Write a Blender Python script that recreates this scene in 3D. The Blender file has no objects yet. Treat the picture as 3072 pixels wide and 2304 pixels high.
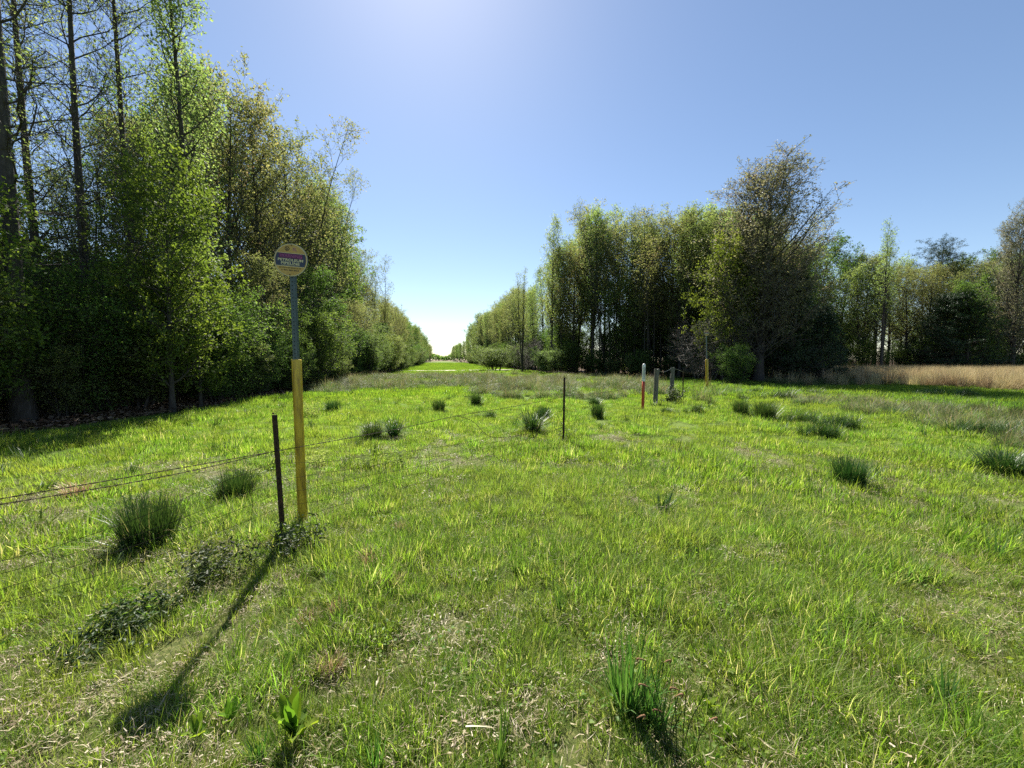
import bpy, math, random
import numpy as np
from mathutils import Vector, Euler, Matrix
R_ = math.radians
random.seed(7)
rng = np.random.default_rng(7)
scene = bpy.context.scene
col = scene.collection

# ------------------------------------------------------------------ camera, sky, sun, exposure
CAM_H = 1.60
PITCH = 3.57
FPX, CU, CV = 1154.0, 1536.0, 1152.0        # focal length and centre of the 3072 x 2304 frame
camd = bpy.data.cameras.new('camera'); camd.lens = 36 * FPX / 3072; camd.sensor_width = 36
camd.clip_start = 0.05; camd.clip_end = 6000
cam = bpy.data.objects.new('camera', camd); col.objects.link(cam)
cam.location = (0, 0, CAM_H); cam.rotation_euler = (R_(90 - PITCH), 0, 0)
scene.camera = cam

SUN_EL, SUN_AZ = 50.0, -13.0                # azimuth measured clockwise from +Y
world = bpy.data.worlds.new('World'); scene.world = world; world.use_nodes = True
wn = world.node_tree; wn.nodes.clear()
sky = wn.nodes.new('ShaderNodeTexSky'); sky.sky_type = 'NISHITA'; sky.sun_disc = False
sky.sun_elevation = R_(SUN_EL); sky.sun_rotation = R_(SUN_AZ)
sky.altitude = 100; sky.air_density = 1.0; sky.dust_density = 0.28; sky.ozone_density = 2.0
bg = wn.nodes.new('ShaderNodeBackground'); bg.inputs['Strength'].default_value = 0.056
wo = wn.nodes.new('ShaderNodeOutputWorld')
wn.links.new(sky.outputs[0], bg.inputs[0]); wn.links.new(bg.outputs[0], wo.inputs[0])
sund = bpy.data.lights.new('sun', 'SUN'); sund.energy = 5.0; sund.angle = R_(0.5); sund.color = (1.0, 0.95, 0.86)
sun = bpy.data.objects.new('sun', sund); col.objects.link(sun)
sv = Vector((math.sin(R_(SUN_AZ)) * math.cos(R_(SUN_EL)), math.cos(R_(SUN_AZ)) * math.cos(R_(SUN_EL)), math.sin(R_(SUN_EL))))
sun.rotation_euler = sv.to_track_quat('Z', 'Y').to_euler(); sun.location = (0, 0, 30)
vs = scene.view_settings
vs.view_transform = 'Standard'; vs.look = 'None'; vs.gamma = 1; vs.use_curve_mapping = False; vs.exposure = 1.45
cy = scene.cycles
cy.max_bounces = 6; cy.diffuse_bounces = 3; cy.transmission_bounces = 4; cy.glossy_bounces = 2
cy.transparent_max_bounces = 4; cy.use_denoising = False; cy.sample_clamp_indirect = 6
cy.caustics_reflective = False; cy.caustics_refractive = False
scene.render.filter_size = 1.05

# ------------------------------------------------------------------ projection helpers
cp, sp_ = math.cos(R_(PITCH)), math.sin(R_(PITCH))
def at(u, v):
    """ground point (x, y) under photo pixel u, v"""
    a = (u - CU) / FPX; b = -(v - CV) / FPX
    d = Vector((a, cp + b * sp_, -sp_ + b * cp))
    t = -CAM_H / d.z
    return d.x * t, d.y * t
def top_height(y, v):
    k = (CV - v) / FPX
    return CAM_H + y * (k * cp - sp_) / (cp + k * sp_)
def u_of(x, y): return CU + FPX * x / (y * cp + CAM_H * sp_)
def px(n, y): return n / FPX * y

# ------------------------------------------------------------------ noise, terrain
def vnoise(x, y, scale, seed=0):
    x = np.asarray(x, float) / scale + 1000; y = np.asarray(y, float) / scale + 1000
    g = np.random.default_rng(seed + 11).random((256, 256))
    xi = np.floor(x).astype(int); yi = np.floor(y).astype(int); fx = x - xi; fy = y - yi
    fx = fx * fx * (3 - 2 * fx); fy = fy * fy * (3 - 2 * fy)
    a = g[xi % 256, yi % 256]; b = g[(xi + 1) % 256, yi % 256]; c = g[xi % 256, (yi + 1) % 256]; d = g[(xi + 1) % 256, (yi + 1) % 256]
    return (a * (1 - fx) + b * fx) * (1 - fy) + (c * (1 - fx) + d * fx) * fy
def Hn(x, y):
    x = np.asarray(x, float); y = np.asarray(y, float)
    r = np.sqrt(x * x + y * y); f = np.clip(1.15 - r / 90, 0, 1)
    near = np.clip(r / 3, 0.2, 1)
    return ((vnoise(x, y, 5.0, 1) - .5) * .14 + (vnoise(x, y, 1.4, 2) - .5) * .07 + (vnoise(x, y, 14.0, 3) - .5) * .16) * f * near
def H(x, y): return float(Hn(x, y))
LEFT_EDGE = [(-9.5, -14), (-10.8, 0), (-10.6, 8), (-10.4, 11.5), (-10.5, 17.6), (-12, 26), (-14.6, 41), (-18, 60), (-37, 160), (-92, 450)]
RIGHT_EDGE = [(-72, 450), (-17.4, 160), (-6, 100), (1.4, 60), (4.8, 45), (9.4, 40), (15, 31.5), (18.5, 28), (21.5, 28.5), (25, 36), (36, 44), (52, 47), (90, 47)]
def left_x(y): return np.interp(y, [p[1] for p in LEFT_EDGE], [p[0] for p in LEFT_EDGE])
def right_x(y):      # corridor flank of the right wood
    return np.interp(y, [45, 60, 100, 160, 450], [4.8, 1.4, -6, -17.4, -72])
def front_y(x):      # front of the right wood
    return np.interp(x, [4.8, 9.4, 15, 18.5, 21.5, 25, 36, 52, 90], [45, 40, 31.5, 28, 28.5, 36, 44, 47, 47])
def in_wood(x, y):
    x = np.asarray(x, float); y = np.asarray(y, float)
    return (x < left_x(y)) | ((y > 45) & (x > right_x(y)) & (x < 4.8)) | ((x >= 4.8) & (y > front_y(x)))

# ------------------------------------------------------------------ mesh helpers
def mesh_from(name, V, F, mats=(), mat_idx=None, rnd=None, smooth=False, tt=None):
    """F is a list of int arrays, each (n, k)"""
    me = bpy.data.meshes.new(name)
    V = np.asarray(V, np.float32); Fs = [np.asarray(f, np.int32) for f in F if len(f)]
    me.vertices.add(len(V)); me.vertices.foreach_set('co', V.ravel())
    loops = np.concatenate([f.ravel() for f in Fs]); sizes = np.concatenate([np.full(len(f), f.shape[1], np.int32) for f in Fs])
    me.loops.add(len(loops)); me.loops.foreach_set('vertex_index', loops)
    me.polygons.add(len(sizes)); starts = np.concatenate([[0], np.cumsum(sizes)[:-1]]).astype(np.int32)
    me.polygons.foreach_set('loop_start', starts)
    for m in mats: me.materials.append(m)
    if mat_idx is not None: me.polygons.foreach_set('material_index', np.asarray(mat_idx, np.int32))
    me.polygons.foreach_set('use_smooth', np.full(len(sizes), smooth))
    if rnd is not None:
        a = me.attributes.new('rnd', 'FLOAT', 'POINT'); a.data.foreach_set('value', np.asarray(rnd, np.float32))
    if tt is not None:
        a = me.attributes.new('along', 'FLOAT', 'POINT'); a.data.foreach_set('value', np.asarray(tt, np.float32))
    me.update(calc_edges=True)
    return me
def link(name, me, parent=None, loc=(0, 0, 0)):
    o = bpy.data.objects.new(name, me); col.objects.link(o); o.location = loc
    if parent is not None: o.parent = parent
    return o
def tag(o, label=None, cat=None, group=None, kind=None):
    if label: o['label'] = label
    if cat: o['category'] = cat
    if group: o['group'] = group
    if kind: o['kind'] = kind
    return o
def empty(name, loc, rot=(0, 0, 0), scale=(1, 1, 1)):
    o = bpy.data.objects.new(name, None); col.objects.link(o); o.location = loc; o.rotation_euler = rot; o.scale = scale
    o.empty_display_size = .2
    return o
def tubes(P, Rr, s=4):
    """P (n,k,3) centre lines, Rr (n,k) radii"""
    n, k, _ = P.shape
    T = np.empty_like(P); T[:, 1:-1] = P[:, 2:] - P[:, :-2]; T[:, 0] = P[:, 1] - P[:, 0]; T[:, -1] = P[:, -1] - P[:, -2]
    T /= np.linalg.norm(T, axis=2, keepdims=True) + 1e-9
    D = P[:, -1] - P[:, 0]
    ref = np.where((np.abs(D[:, 2]) > .8 * np.linalg.norm(D, axis=1))[:, None], np.array([[1., 0, 0]]), np.array([[0, 0, 1.]]))[:, None, :]
    A = np.cross(T, np.broadcast_to(ref, T.shape)); A /= np.linalg.norm(A, axis=2, keepdims=True) + 1e-9
    B = np.cross(T, A)
    ang = np.arange(s) / s * 2 * math.pi
    ring = A[:, :, None, :] * np.cos(ang)[None, None, :, None] + B[:, :, None, :] * np.sin(ang)[None, None, :, None]
    V = (P[:, :, None, :] + ring * Rr[:, :, None, None]).reshape(-1, 3)
    idx = np.arange(n * k * s).reshape(n, k, s)
    a = idx[:, :-1, :]; b = np.roll(a, -1, axis=2); d = idx[:, 1:, :]; c = np.roll(d, -1, axis=2)
    F = np.stack([a, b, c, d], axis=3).reshape(-1, 4)
    return V, F
def merge(parts):
    Vs, Fs, off = [], [], 0
    for V, F in parts:
        Vs.append(V); Fs.append(F + off); off += len(V)
    return np.concatenate(Vs), Fs
def box(cx, cy_, cz, sx, sy, sz):
    V = np.array([[x, y, z] for x in (-.5, .5) for y in (-.5, .5) for z in (-.5, .5)]) * (sx, sy, sz) + (cx, cy_, cz)
    F = np.array([[0, 1, 3, 2], [4, 6, 7, 5], [0, 4, 5, 1], [2, 3, 7, 6], [0, 2, 6, 4], [1, 5, 7, 3]])
    return V, F
def bez(pts, n):
    """smooth resampling of a polyline"""
    pts = np.asarray(pts, float); t = np.linspace(0, len(pts) - 1, n); i = np.clip(t.astype(int), 0, len(pts) - 2); f = t - i
    p0 = pts[np.clip(i - 1, 0, None)]; p1 = pts[i]; p2 = pts[i + 1]; p3 = pts[np.clip(i + 2, None, len(pts) - 1)]; f = f[:, None]
    return .5 * (2 * p1 + (p2 - p0) * f + (2 * p0 - 5 * p1 + 4 * p2 - p3) * f ** 2 + (3 * p1 - p0 - 3 * p2 + p3) * f ** 3)

# ------------------------------------------------------------------ materials
def new_mat(name):
    m = bpy.data.materials.new(name); m.use_nodes = True; nt = m.node_tree; nt.nodes.clear()
    return m, nt, nt.nodes.new, nt.links.new
def ramp_node(nt, stops):
    r = nt.nodes.new('ShaderNodeValToRGB'); e = r.color_ramp.elements
    while len(e) > 1: e.remove(e[-1])
    e[0].position = stops[0][0]; e[0].color = (*stops[0][1], 1)
    for p, c in stops[1:]:
        x = e.new(p); x.color = (*c, 1)
    return r
def leaf_mat(name, stops, trans=.5, tint=(1.25, 1.25, .7), rough=.5, spec=.35, patch=None, tip=None, var=.25):
    """stops coloured by a per-leaf random value; patch = (colour, scale, lo, hi) large areas of another colour; tip = (colour, from, to)"""
    m, nt, N, L = new_mat(name)
    at_ = N('ShaderNodeAttribute'); at_.attribute_name = 'rnd'
    rp = ramp_node(nt, stops); L(at_.outputs['Fac'], rp.inputs[0]); c = rp.outputs[0]
    if patch:
        geo = N('ShaderNodeNewGeometry'); nz = N('ShaderNodeTexNoise'); nz.inputs['Scale'].default_value = patch[1]; nz.inputs['Detail'].default_value = 4
        L(geo.outputs['Position'], nz.inputs['Vector'])
        mr = N('ShaderNodeMapRange'); mr.inputs[1].default_value = patch[2]; mr.inputs[2].default_value = patch[3]; L(nz.outputs[0], mr.inputs[0])
        mx = N('ShaderNodeMix'); mx.data_type = 'RGBA'; L(mr.outputs[0], mx.inputs[0]); L(c, mx.inputs[6]); mx.inputs[7].default_value = (*patch[0], 1); c = mx.outputs[2]
    if tip:
        a2 = N('ShaderNodeAttribute'); a2.attribute_name = 'along'
        mr = N('ShaderNodeMapRange'); mr.inputs[1].default_value = tip[1]; mr.inputs[2].default_value = tip[2]; L(a2.outputs['Fac'], mr.inputs[0])
        mx = N('ShaderNodeMix'); mx.data_type = 'RGBA'; L(mr.outputs[0], mx.inputs[0]); L(c, mx.inputs[6]); mx.inputs[7].default_value = (*tip[0], 1); c = mx.outputs[2]
    oi = N('ShaderNodeObjectInfo'); hs = N('ShaderNodeHueSaturation')
    mr = N('ShaderNodeMapRange'); mr.inputs[3].default_value = 1 - var; mr.inputs[4].default_value = 1 + var; L(oi.outputs['Random'], mr.inputs[0]); L(mr.outputs[0], hs.inputs['Value'])
    ma = N('ShaderNodeMath'); ma.operation = 'MULTIPLY'; ma.inputs[1].default_value = 7.13; L(oi.outputs['Random'], ma.inputs[0])
    fr = N('ShaderNodeMath'); fr.operation = 'FRACT'; L(ma.outputs[0], fr.inputs[0])
    mh = N('ShaderNodeMapRange'); mh.inputs[3].default_value = .5 - .022; mh.inputs[4].default_value = .5 + .022; L(fr.outputs[0], mh.inputs[0]); L(mh.outputs[0], hs.inputs['Hue'])
    L(c, hs.inputs['Color']); c = hs.outputs[0]
    pb = N('ShaderNodeBsdfPrincipled'); pb.inputs['Roughness'].default_value = rough; pb.inputs['Specular IOR Level'].default_value = spec; L(c, pb.inputs['Base Color'])
    tr = N('ShaderNodeBsdfTranslucent')
    mul = N('ShaderNodeMix'); mul.data_type = 'RGBA'; mul.blend_type = 'MULTIPLY'; mul.inputs[0].default_value = 1; L(c, mul.inputs[6]); mul.inputs[7].default_value = (*tint, 1)
    L(mul.outputs[2], tr.inputs[0])
    ms = N('ShaderNodeMixShader'); ms.inputs[0].default_value = trans; L(pb.outputs[0], ms.inputs[1]); L(tr.outputs[0], ms.inputs[2])
    o = N('ShaderNodeOutputMaterial'); L(ms.outputs[0], o.inputs[0])
    return m
def noise_mat(name, stops, scale=8, stretch=(1, 1, 1), rough=.8, bump=.3, metal=0, detail=6, spec=.3, obj=True):
    m, nt, N, L = new_mat(name)
    tc = N('ShaderNodeTexCoord'); mp = N('ShaderNodeMapping'); mp.inputs['Scale'].default_value = stretch
    L(tc.outputs['Object'], mp.inputs[0])
    nz = N('ShaderNodeTexNoise'); nz.inputs['Scale'].default_value = scale; nz.inputs['Detail'].default_value = detail; nz.inputs['Roughness'].default_value = .65
    L(mp.outputs[0], nz.inputs['Vector']); rp = ramp_node(nt, stops); L(nz.outputs[0], rp.inputs[0])
    pb = N('ShaderNodeBsdfPrincipled'); pb.inputs['Roughness'].default_value = rough; pb.inputs['Metallic'].default_value = metal; pb.inputs['Specular IOR Level'].default_value = spec
    L(rp.outputs[0], pb.inputs['Base Color'])
    if bump:
        bp = N('ShaderNodeBump'); bp.inputs['Strength'].default_value = bump; bp.inputs['Distance'].default_value = .01; L(nz.outputs[0], bp.inputs['Height']); L(bp.outputs[0], pb.inputs['Normal'])
    o = N('ShaderNodeOutputMaterial'); L(pb.outputs[0], o.inputs[0])
    return m

M = {}
M['grass'] = leaf_mat('grass_blades', [(0, (.09, .155, .02)), (.45, (.145, .225, .03)), (.78, (.2, .28, .055)), (.89, (.26, .30, .09)), (.95, (.40, .36, .2)), (1, (.5, .45, .3))],
                      trans=.58, tint=(1.42, 1.5, .75), rough=.55, spec=.25, patch=((.19, .245, .05), .35, .5, .7), var=.25)
M['grass_far'] = leaf_mat('grass_blades_far', [(0, (.095, .16, .018)), (.5, (.15, .23, .028)), (.9, (.2, .275, .05)), (1, (.26, .30, .09))],
                      trans=.58, tint=(1.42, 1.5, .75), rough=.55, spec=.25, patch=((.09, .16, .03), .12, .45, .7), var=.15)
M['thatch'] = leaf_mat('dry_thatch', [(0, (.17, .13, .07)), (.5, (.34, .28, .16)), (1, (.52, .45, .3))], trans=.3, tint=(1, 1, 1), rough=.5, spec=.4, var=.2)
M['rush'] = leaf_mat('rush_blades', [(0, (.022, .055, .014)), (.6, (.04, .085, .02)), (.93, (.07, .12, .03)), (1, (.3, .25, .13))], trans=.25, tint=(1.3, 1.35, .8), rough=.42, spec=.35, var=.12)
M['sedge'] = leaf_mat('sedge_blades', [(0, (.05, .105, .032)), (.5, (.085, .145, .045)), (.82, (.15, .17, .075)), (1, (.30, .22, .15))], trans=.45, tint=(1.25, 1.25, .85), rough=.5, spec=.3,
                      tip=((.22, .17, .11), .6, 1), var=.3)
M['broomsedge'] = leaf_mat('dry_tan_grass', [(0, (.27, .21, .10)), (.5, (.42, .34, .18)), (1, (.54, .46, .28))], trans=.4, tint=(1.05, 1.0, .9), var=.15)
M['dead_leaf'] = leaf_mat('dead_leaves', [(0, (.07, .045, .025)), (.5, (.15, .09, .05)), (1, (.3, .22, .15))], trans=.15, tint=(1, 1, 1), var=.2)
M['weed'] = leaf_mat('weed_leaves', [(0, (.08, .15, .02)), (.6, (.15, .24, .03)), (1, (.24, .33, .06))], trans=.55, tint=(1.4, 1.4, .6), spec=.3, var=.15)
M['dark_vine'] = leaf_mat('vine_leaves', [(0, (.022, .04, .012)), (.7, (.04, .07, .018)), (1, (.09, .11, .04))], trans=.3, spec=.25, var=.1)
M['maple'] = leaf_mat('maple_leaves', [(0, (.065, .105, .022)), (.5, (.11, .165, .032)), (1, (.2, .26, .055))], trans=.5, tint=(1.4, 1.4, .7), rough=.6, spec=.2, var=.12)
M['young'] = leaf_mat('young_leaves', [(0, (.14, .19, .06)), (.5, (.2, .255, .085)), (1, (.28, .32, .13))], trans=.6, tint=(1.4, 1.45, .9), rough=.6, spec=.2, var=.15)
M['oak'] = leaf_mat('oak_leaves', [(0, (.13, .155, .05)), (.5, (.19, .215, .075)), (.85, (.26, .25, .11)), (1, (.30, .23, .14))], trans=.6, tint=(1.36, 1.4, 1.0), rough=.6, spec=.2, var=.16)
M['green'] = leaf_mat('green_leaves', [(0, (.06, .105, .026)), (.5, (.10, .16, .038)), (1, (.16, .22, .055))], trans=.55, tint=(1.45, 1.5, .85), rough=.6, spec=.2, var=.2)
M['bush'] = leaf_mat('bush_leaves', [(0, (.10, .145, .05)), (.5, (.16, .215, .07)), (1, (.25, .3, .12))], trans=.5, tint=(1.3, 1.3, .85), rough=.6, spec=.2, var=.2)
M['bud'] = leaf_mat('bud_leaves', [(0, (.16, .19, .09)), (.5, (.22, .24, .13)), (1, (.32, .26, .2))], trans=.5, tint=(1.2, 1.15, .9), var=.1)
M['conifer'] = leaf_mat('conifer_needles', [(0, (.018, .04, .016)), (.6, (.03, .06, .022)), (1, (.05, .085, .03))], trans=.15, tint=(1.2, 1.3, .7), var=.1)
M['pink_twig'] = leaf_mat('twig_tips', [(0, (.16, .10, .08)), (1, (.3, .2, .16))], trans=.2, tint=(1, 1, 1), var=.1)
M['bark'] = noise_mat('bark', [(.3, (.028, .023, .019)), (.55, (.06, .052, .045)), (.75, (.12, .108, .095))], scale=6, stretch=(4, 4, .8), bump=.8)
M['bark_pale'] = noise_mat('bark_pale', [(.3, (.06, .054, .047)), (.55, (.12, .11, .1)), (.75, (.2, .19, .17))], scale=6, stretch=(4, 4, .8), bump=.8)
M['post_wood'] = noise_mat('weathered_wood', [(.3, (.06, .055, .045)), (.55, (.15, .14, .12)), (.75, (.26, .25, .22))], scale=9, stretch=(8, 8, .6), bump=1)
M['rust'] = noise_mat('rusty_steel', [(.3, (.02, .014, .011)), (.55, (.06, .035, .022)), (.72, (.13, .065, .035))], scale=25, rough=.7, bump=.3, metal=.3)
M['wire'] = noise_mat('rusty_wire', [(.3, (.02, .014, .011)), (.7, (.07, .045, .03))], scale=40, rough=.6, bump=0, metal=.4)
M['wire_pale'] = noise_mat('galvanised_wire', [(.3, (.2, .2, .2)), (.7, (.35, .35, .34))], scale=40, rough=.4, bump=0, metal=.6)
M['yellow'] = noise_mat('yellow_plastic', [(.3, (.13, .075, .015)), (.44, (.36, .23, .02)), (.56, (.56, .38, .025)), (.75, (.68, .48, .05))], scale=4.2, stretch=(7, 7, .8), rough=.38, bump=.12, spec=.5)
M['grey_pole'] = noise_mat('painted_steel', [(.3, (.06, .085, .09)), (.6, (.10, .13, .14)), (.75, (.16, .19, .2))], scale=14, stretch=(3, 3, .7), rough=.5, bump=.15, metal=.3)
M['hole'] = noise_mat('dark_hole', [(.3, (.006, .007, .007)), (.7, (.012, .013, .013))], scale=30, bump=0)
M['sign_yellow'] = noise_mat('sign_yellow', [(.3, (.38, .23, .04)), (.7, (.52, .34, .07))], scale=9, rough=.4, bump=0, spec=.5)
M['sign_navy'] = noise_mat('sign_navy', [(.3, (.012, .02, .045)), (.7, (.02, .03, .07))], scale=9, rough=.4, bump=0, spec=.5)
M['sign_purple'] = noise_mat('sign_purple', [(.3, (.22, .05, .16)), (.7, (.34, .09, .24))], scale=9, rough=.4, bump=0)
M['sign_cream'] = noise_mat('sign_cream', [(.3, (.62, .55, .33)), (.7, (.75, .68, .42))], scale=9, rough=.4, bump=0)
M['sign_back'] = noise_mat('sign_metal', [(.3, (.1, .1, .09)), (.7, (.2, .2, .18))], scale=9, rough=.5, bump=0)
M['black'] = noise_mat('black_print', [(.3, (.012, .012, .012)), (.7, (.03, .025, .02))], scale=9, rough=.5, bump=0)
M['white_cap'] = noise_mat('white_plastic', [(.3, (.55, .55, .52)), (.7, (.8, .8, .78))], scale=6, rough=.4, bump=0, spec=.5)
M['orange'] = noise_mat('red_orange_plastic', [(.3, (.36, .045, .012)), (.7, (.52, .085, .02))], scale=6, stretch=(3, 3, .5), rough=.4, bump=0, spec=.5)
M['sand'] = noise_mat('pale_sand', [(.3, (.4, .34, .26)), (.7, (.62, .56, .46))], scale=.6, rough=.95, bump=.3)
M['brown_field'] = noise_mat('brown_field', [(.3, (.16, .11, .07)), (.7, (.26, .2, .12))], scale=.1, rough=.95, bump=0)

# ground: soil, thatch and green mixed by noise; leaf litter where the attribute 'litter' says so
m, nt, N, L = new_mat('ground_soil'); M['ground'] = m
geo = N('ShaderNodeNewGeometry')
n1 = N('ShaderNodeTexNoise'); n1.inputs['Scale'].default_value = 26; n1.inputs['Detail'].default_value = 8; n1.inputs['Roughness'].default_value = .75
n2 = N('ShaderNodeTexNoise'); n2.inputs['Scale'].default_value = .5; n2.inputs['Detail'].default_value = 5
n3 = N('ShaderNodeTexNoise'); n3.inputs['Scale'].default_value = 45; n3.inputs['Detail'].default_value = 4
for n in (n1, n2, n3): L(geo.outputs['Position'], n.inputs['Vector'])
r1 = ramp_node(nt, [(.34, (.035, .03, .015)), (.47, (.07, .085, .025)), (.58, (.14, .14, .05)), (.68, (.28, .23, .13)), (.8, (.36, .3, .19))]); L(n1.outputs[0], r1.inputs[0])
r2 = ramp_node(nt, [(.3, (.08, .14, .02)), (.7, (.14, .20, .035))]); L(n1.outputs[0], r2.inputs[0])
ga = N('ShaderNodeAttribute'); ga.attribute_name = 'green'
mx = N('ShaderNodeMix'); mx.data_type = 'RGBA'; L(ga.outputs['Fac'], mx.inputs[0]); L(r1.outputs[0], mx.inputs[6]); L(r2.outputs[0], mx.inputs[7])
r3 = ramp_node(nt, [(.35, (.03, .02, .012)), (.55, (.10, .065, .04)), (.68, (.2, .15, .1)), (.8, (.34, .28, .22))]); L(n3.outputs[0], r3.inputs[0])
la = N('ShaderNodeAttribute'); la.attribute_name = 'litter'
mx2 = N('ShaderNodeMix'); mx2.data_type = 'RGBA'; L(la.outputs['Fac'], mx2.inputs[0]); L(mx.outputs[2], mx2.inputs[6]); L(r3.outputs[0], mx2.inputs[7])
pb = N('ShaderNodeBsdfPrincipled'); pb.inputs['Roughness'].default_value = .95; pb.inputs['Specular IOR Level'].default_value = .1; L(mx2.outputs[2], pb.inputs['Base Color'])
bp = N('ShaderNodeBump'); bp.inputs['Strength'].default_value = .8; bp.inputs['Distance'].default_value = .03; L(n1.outputs[0], bp.inputs['Height']); L(bp.outputs[0], pb.inputs['Normal'])
o = N('ShaderNodeOutputMaterial'); L(pb.outputs[0], o.inputs[0])

# ------------------------------------------------------------------ ground sheet
def axis(lo, a, b, hi, fine, n_out):
    inner = np.arange(a, b + 1e-6, fine)
    left = a - np.geomspace(fine, a - lo, n_out)[::-1]; right = b + np.geomspace(fine, hi - b, n_out)
    return np.concatenate([left, inner, right])
xs = axis(-3000, -24, 34, 3000, .3, 40); ys = axis(-3000, -5, 52, 3000, .3, 40)
gx, gy = np.meshgrid(xs, ys, indexing='ij')
gz = Hn(gx, gy)
V = np.stack([gx.ravel(), gy.ravel(), gz.ravel()], 1)
idx = np.arange(V.shape[0]).reshape(gx.shape)
F = np.stack([idx[:-1, :-1], idx[1:, :-1], idx[1:, 1:], idx[:-1, 1:]], 2).reshape(-1, 4)
me = mesh_from('ground', V, [F], [M['ground']], smooth=True)
r = np.sqrt(V[:, 0] ** 2 + V[:, 1] ** 2)
green = np.clip((r - 4) / 9, .12, .97)
a = me.attributes.new('green', 'FLOAT', 'POINT'); a.data.foreach_set('value', green.astype(np.float32))
lit = (in_wood(V[:, 0], V[:, 1])).astype(np.float32)
a = me.attributes.new('litter', 'FLOAT', 'POINT'); a.data.foreach_set('value', lit)
tag(link('ground', me), kind='structure')

def sheet(name, poly_fn, x0, x1, y0, y1, nx, ny, mat, lift):
    X, Y = np.meshgrid(np.linspace(0, 1, nx), np.linspace(0, 1, ny), indexing='ij')
    X, Y = poly_fn(X, Y)
    Z = Hn(X, Y) + lift
    V = np.stack([X.ravel(), Y.ravel(), Z.ravel()], 1); i = np.arange(V.shape[0]).reshape(X.shape)
    F = np.stack([i[:-1, :-1], i[1:, :-1], i[1:, 1:], i[:-1, 1:]], 2).reshape(-1, 4)
    return link(name, mesh_from(name, V, [F], [mat], smooth=True))
def sandfn(s, t):
    x = -19 + s * 20.5; yc = 55 + 4.5 * s + .8 * np.sin(s * 9); w = .4 + 3.2 * np.sin(np.clip(s, 0, 1) * math.pi) ** .7
    return x + .3 * np.sin(t * 7 + s * 20), yc + (t - .5) * w * (1 + .3 * np.sin(s * 31))
tag(sheet('bare_sand_path', sandfn, 0, 0, 0, 0, 60, 8, M['sand'], .07), kind='structure')
def fieldfn(s, t): return -160 + s * 200 + 0 * t, 480 + 260 * t + 0 * s
tag(sheet('brown_field', fieldfn, 0, 0, 0, 0, 4, 4, M['brown_field'], .05), kind='structure')

# ------------------------------------------------------------------ blades
def blades(n, base_r, h, w, lean=.35, curl=.5, segs=3, flat=False, seed=0, h_var=.35, base_pow=.5):
    g = np.random.default_rng(seed)
    rr = base_r * g.random(n) ** base_pow; ph = g.random(n) * 2 * math.pi
    root = np.stack([rr * np.cos(ph), rr * np.sin(ph), np.zeros(n)], 1)
    az = ph + g.normal(0, .9, n); hh = h * (1 - h_var + 2 * h_var * g.random(n)); ww = w * (.7 + .6 * g.random(n))
    ln = np.abs(g.normal(lean, lean * .5, n)) * (.35 + .65 * rr / max(base_r, 1e-6)); cu = curl * g.random(n)
    if flat: ln = np.full(n, 1.35) + g.normal(0, .15, n); cu = g.normal(0, 1.0, n); root[:, 2] = g.random(n) * .025 + .005; az = g.random(n) * 2 * math.pi
    side = np.stack([-np.sin(az), np.cos(az), np.zeros(n)], 1); out = np.stack([np.cos(az), np.sin(az), np.zeros(n)], 1)
    pts = []; p = root.copy(); a = ln.copy()
    for i in range(segs + 1):
        pts.append(p.copy()); st = hh / segs
        p = p + out * (np.sin(a) * st)[:, None] + np.array([0, 0, 1.]) * (np.cos(a) * st)[:, None]; a = a + cu * 2 / segs
    V = []; F = []; tt = []
    for i in range(segs):
        f = ww * (1 - (i / segs) ** 1.6) * .5
        V.append(pts[i] - side * f[:, None]); V.append(pts[i] + side * f[:, None]); tt += [np.full(n, i / segs)] * 2
    V.append(pts[segs]); tt.append(np.ones(n))
    k = 2 * segs + 1
    Va = np.stack(V, 1).reshape(-1, 3); ta = np.stack(tt, 1).ravel(); o_ = np.arange(n)[:, None] * k
    quads = np.concatenate([o_ + np.array([[2 * i, 2 * i + 1, 2 * i + 3, 2 * i + 2]]) for i in range(segs - 1)]) if segs > 1 else np.zeros((0, 4), int)
    tris = o_ + np.array([[2 * segs - 2, 2 * segs - 1, 2 * segs]])
    return Va, [quads, tris], np.repeat(g.random(n), k), ta
def blade_mesh(name, mat, *sets):
    """each set: kwargs for blades"""
    Vs, Q, T, Rn, Tt, off = [], [], [], [], [], 0
    for kw in sets:
        rs = kw.pop('rmap', None); V, F, rn, ta = blades(**kw)
        if rs: rn = rs[0] + rn * (rs[1] - rs[0])
        Vs.append(V); Q.append(F[0] + off); T.append(F[1] + off); Rn.append(rn); Tt.append(ta); off += len(V)
    return mesh_from(name, np.concatenate(Vs), [np.concatenate(Q), np.concatenate(T)], [mat], rnd=np.concatenate(Rn), tt=np.concatenate(Tt))
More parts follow.
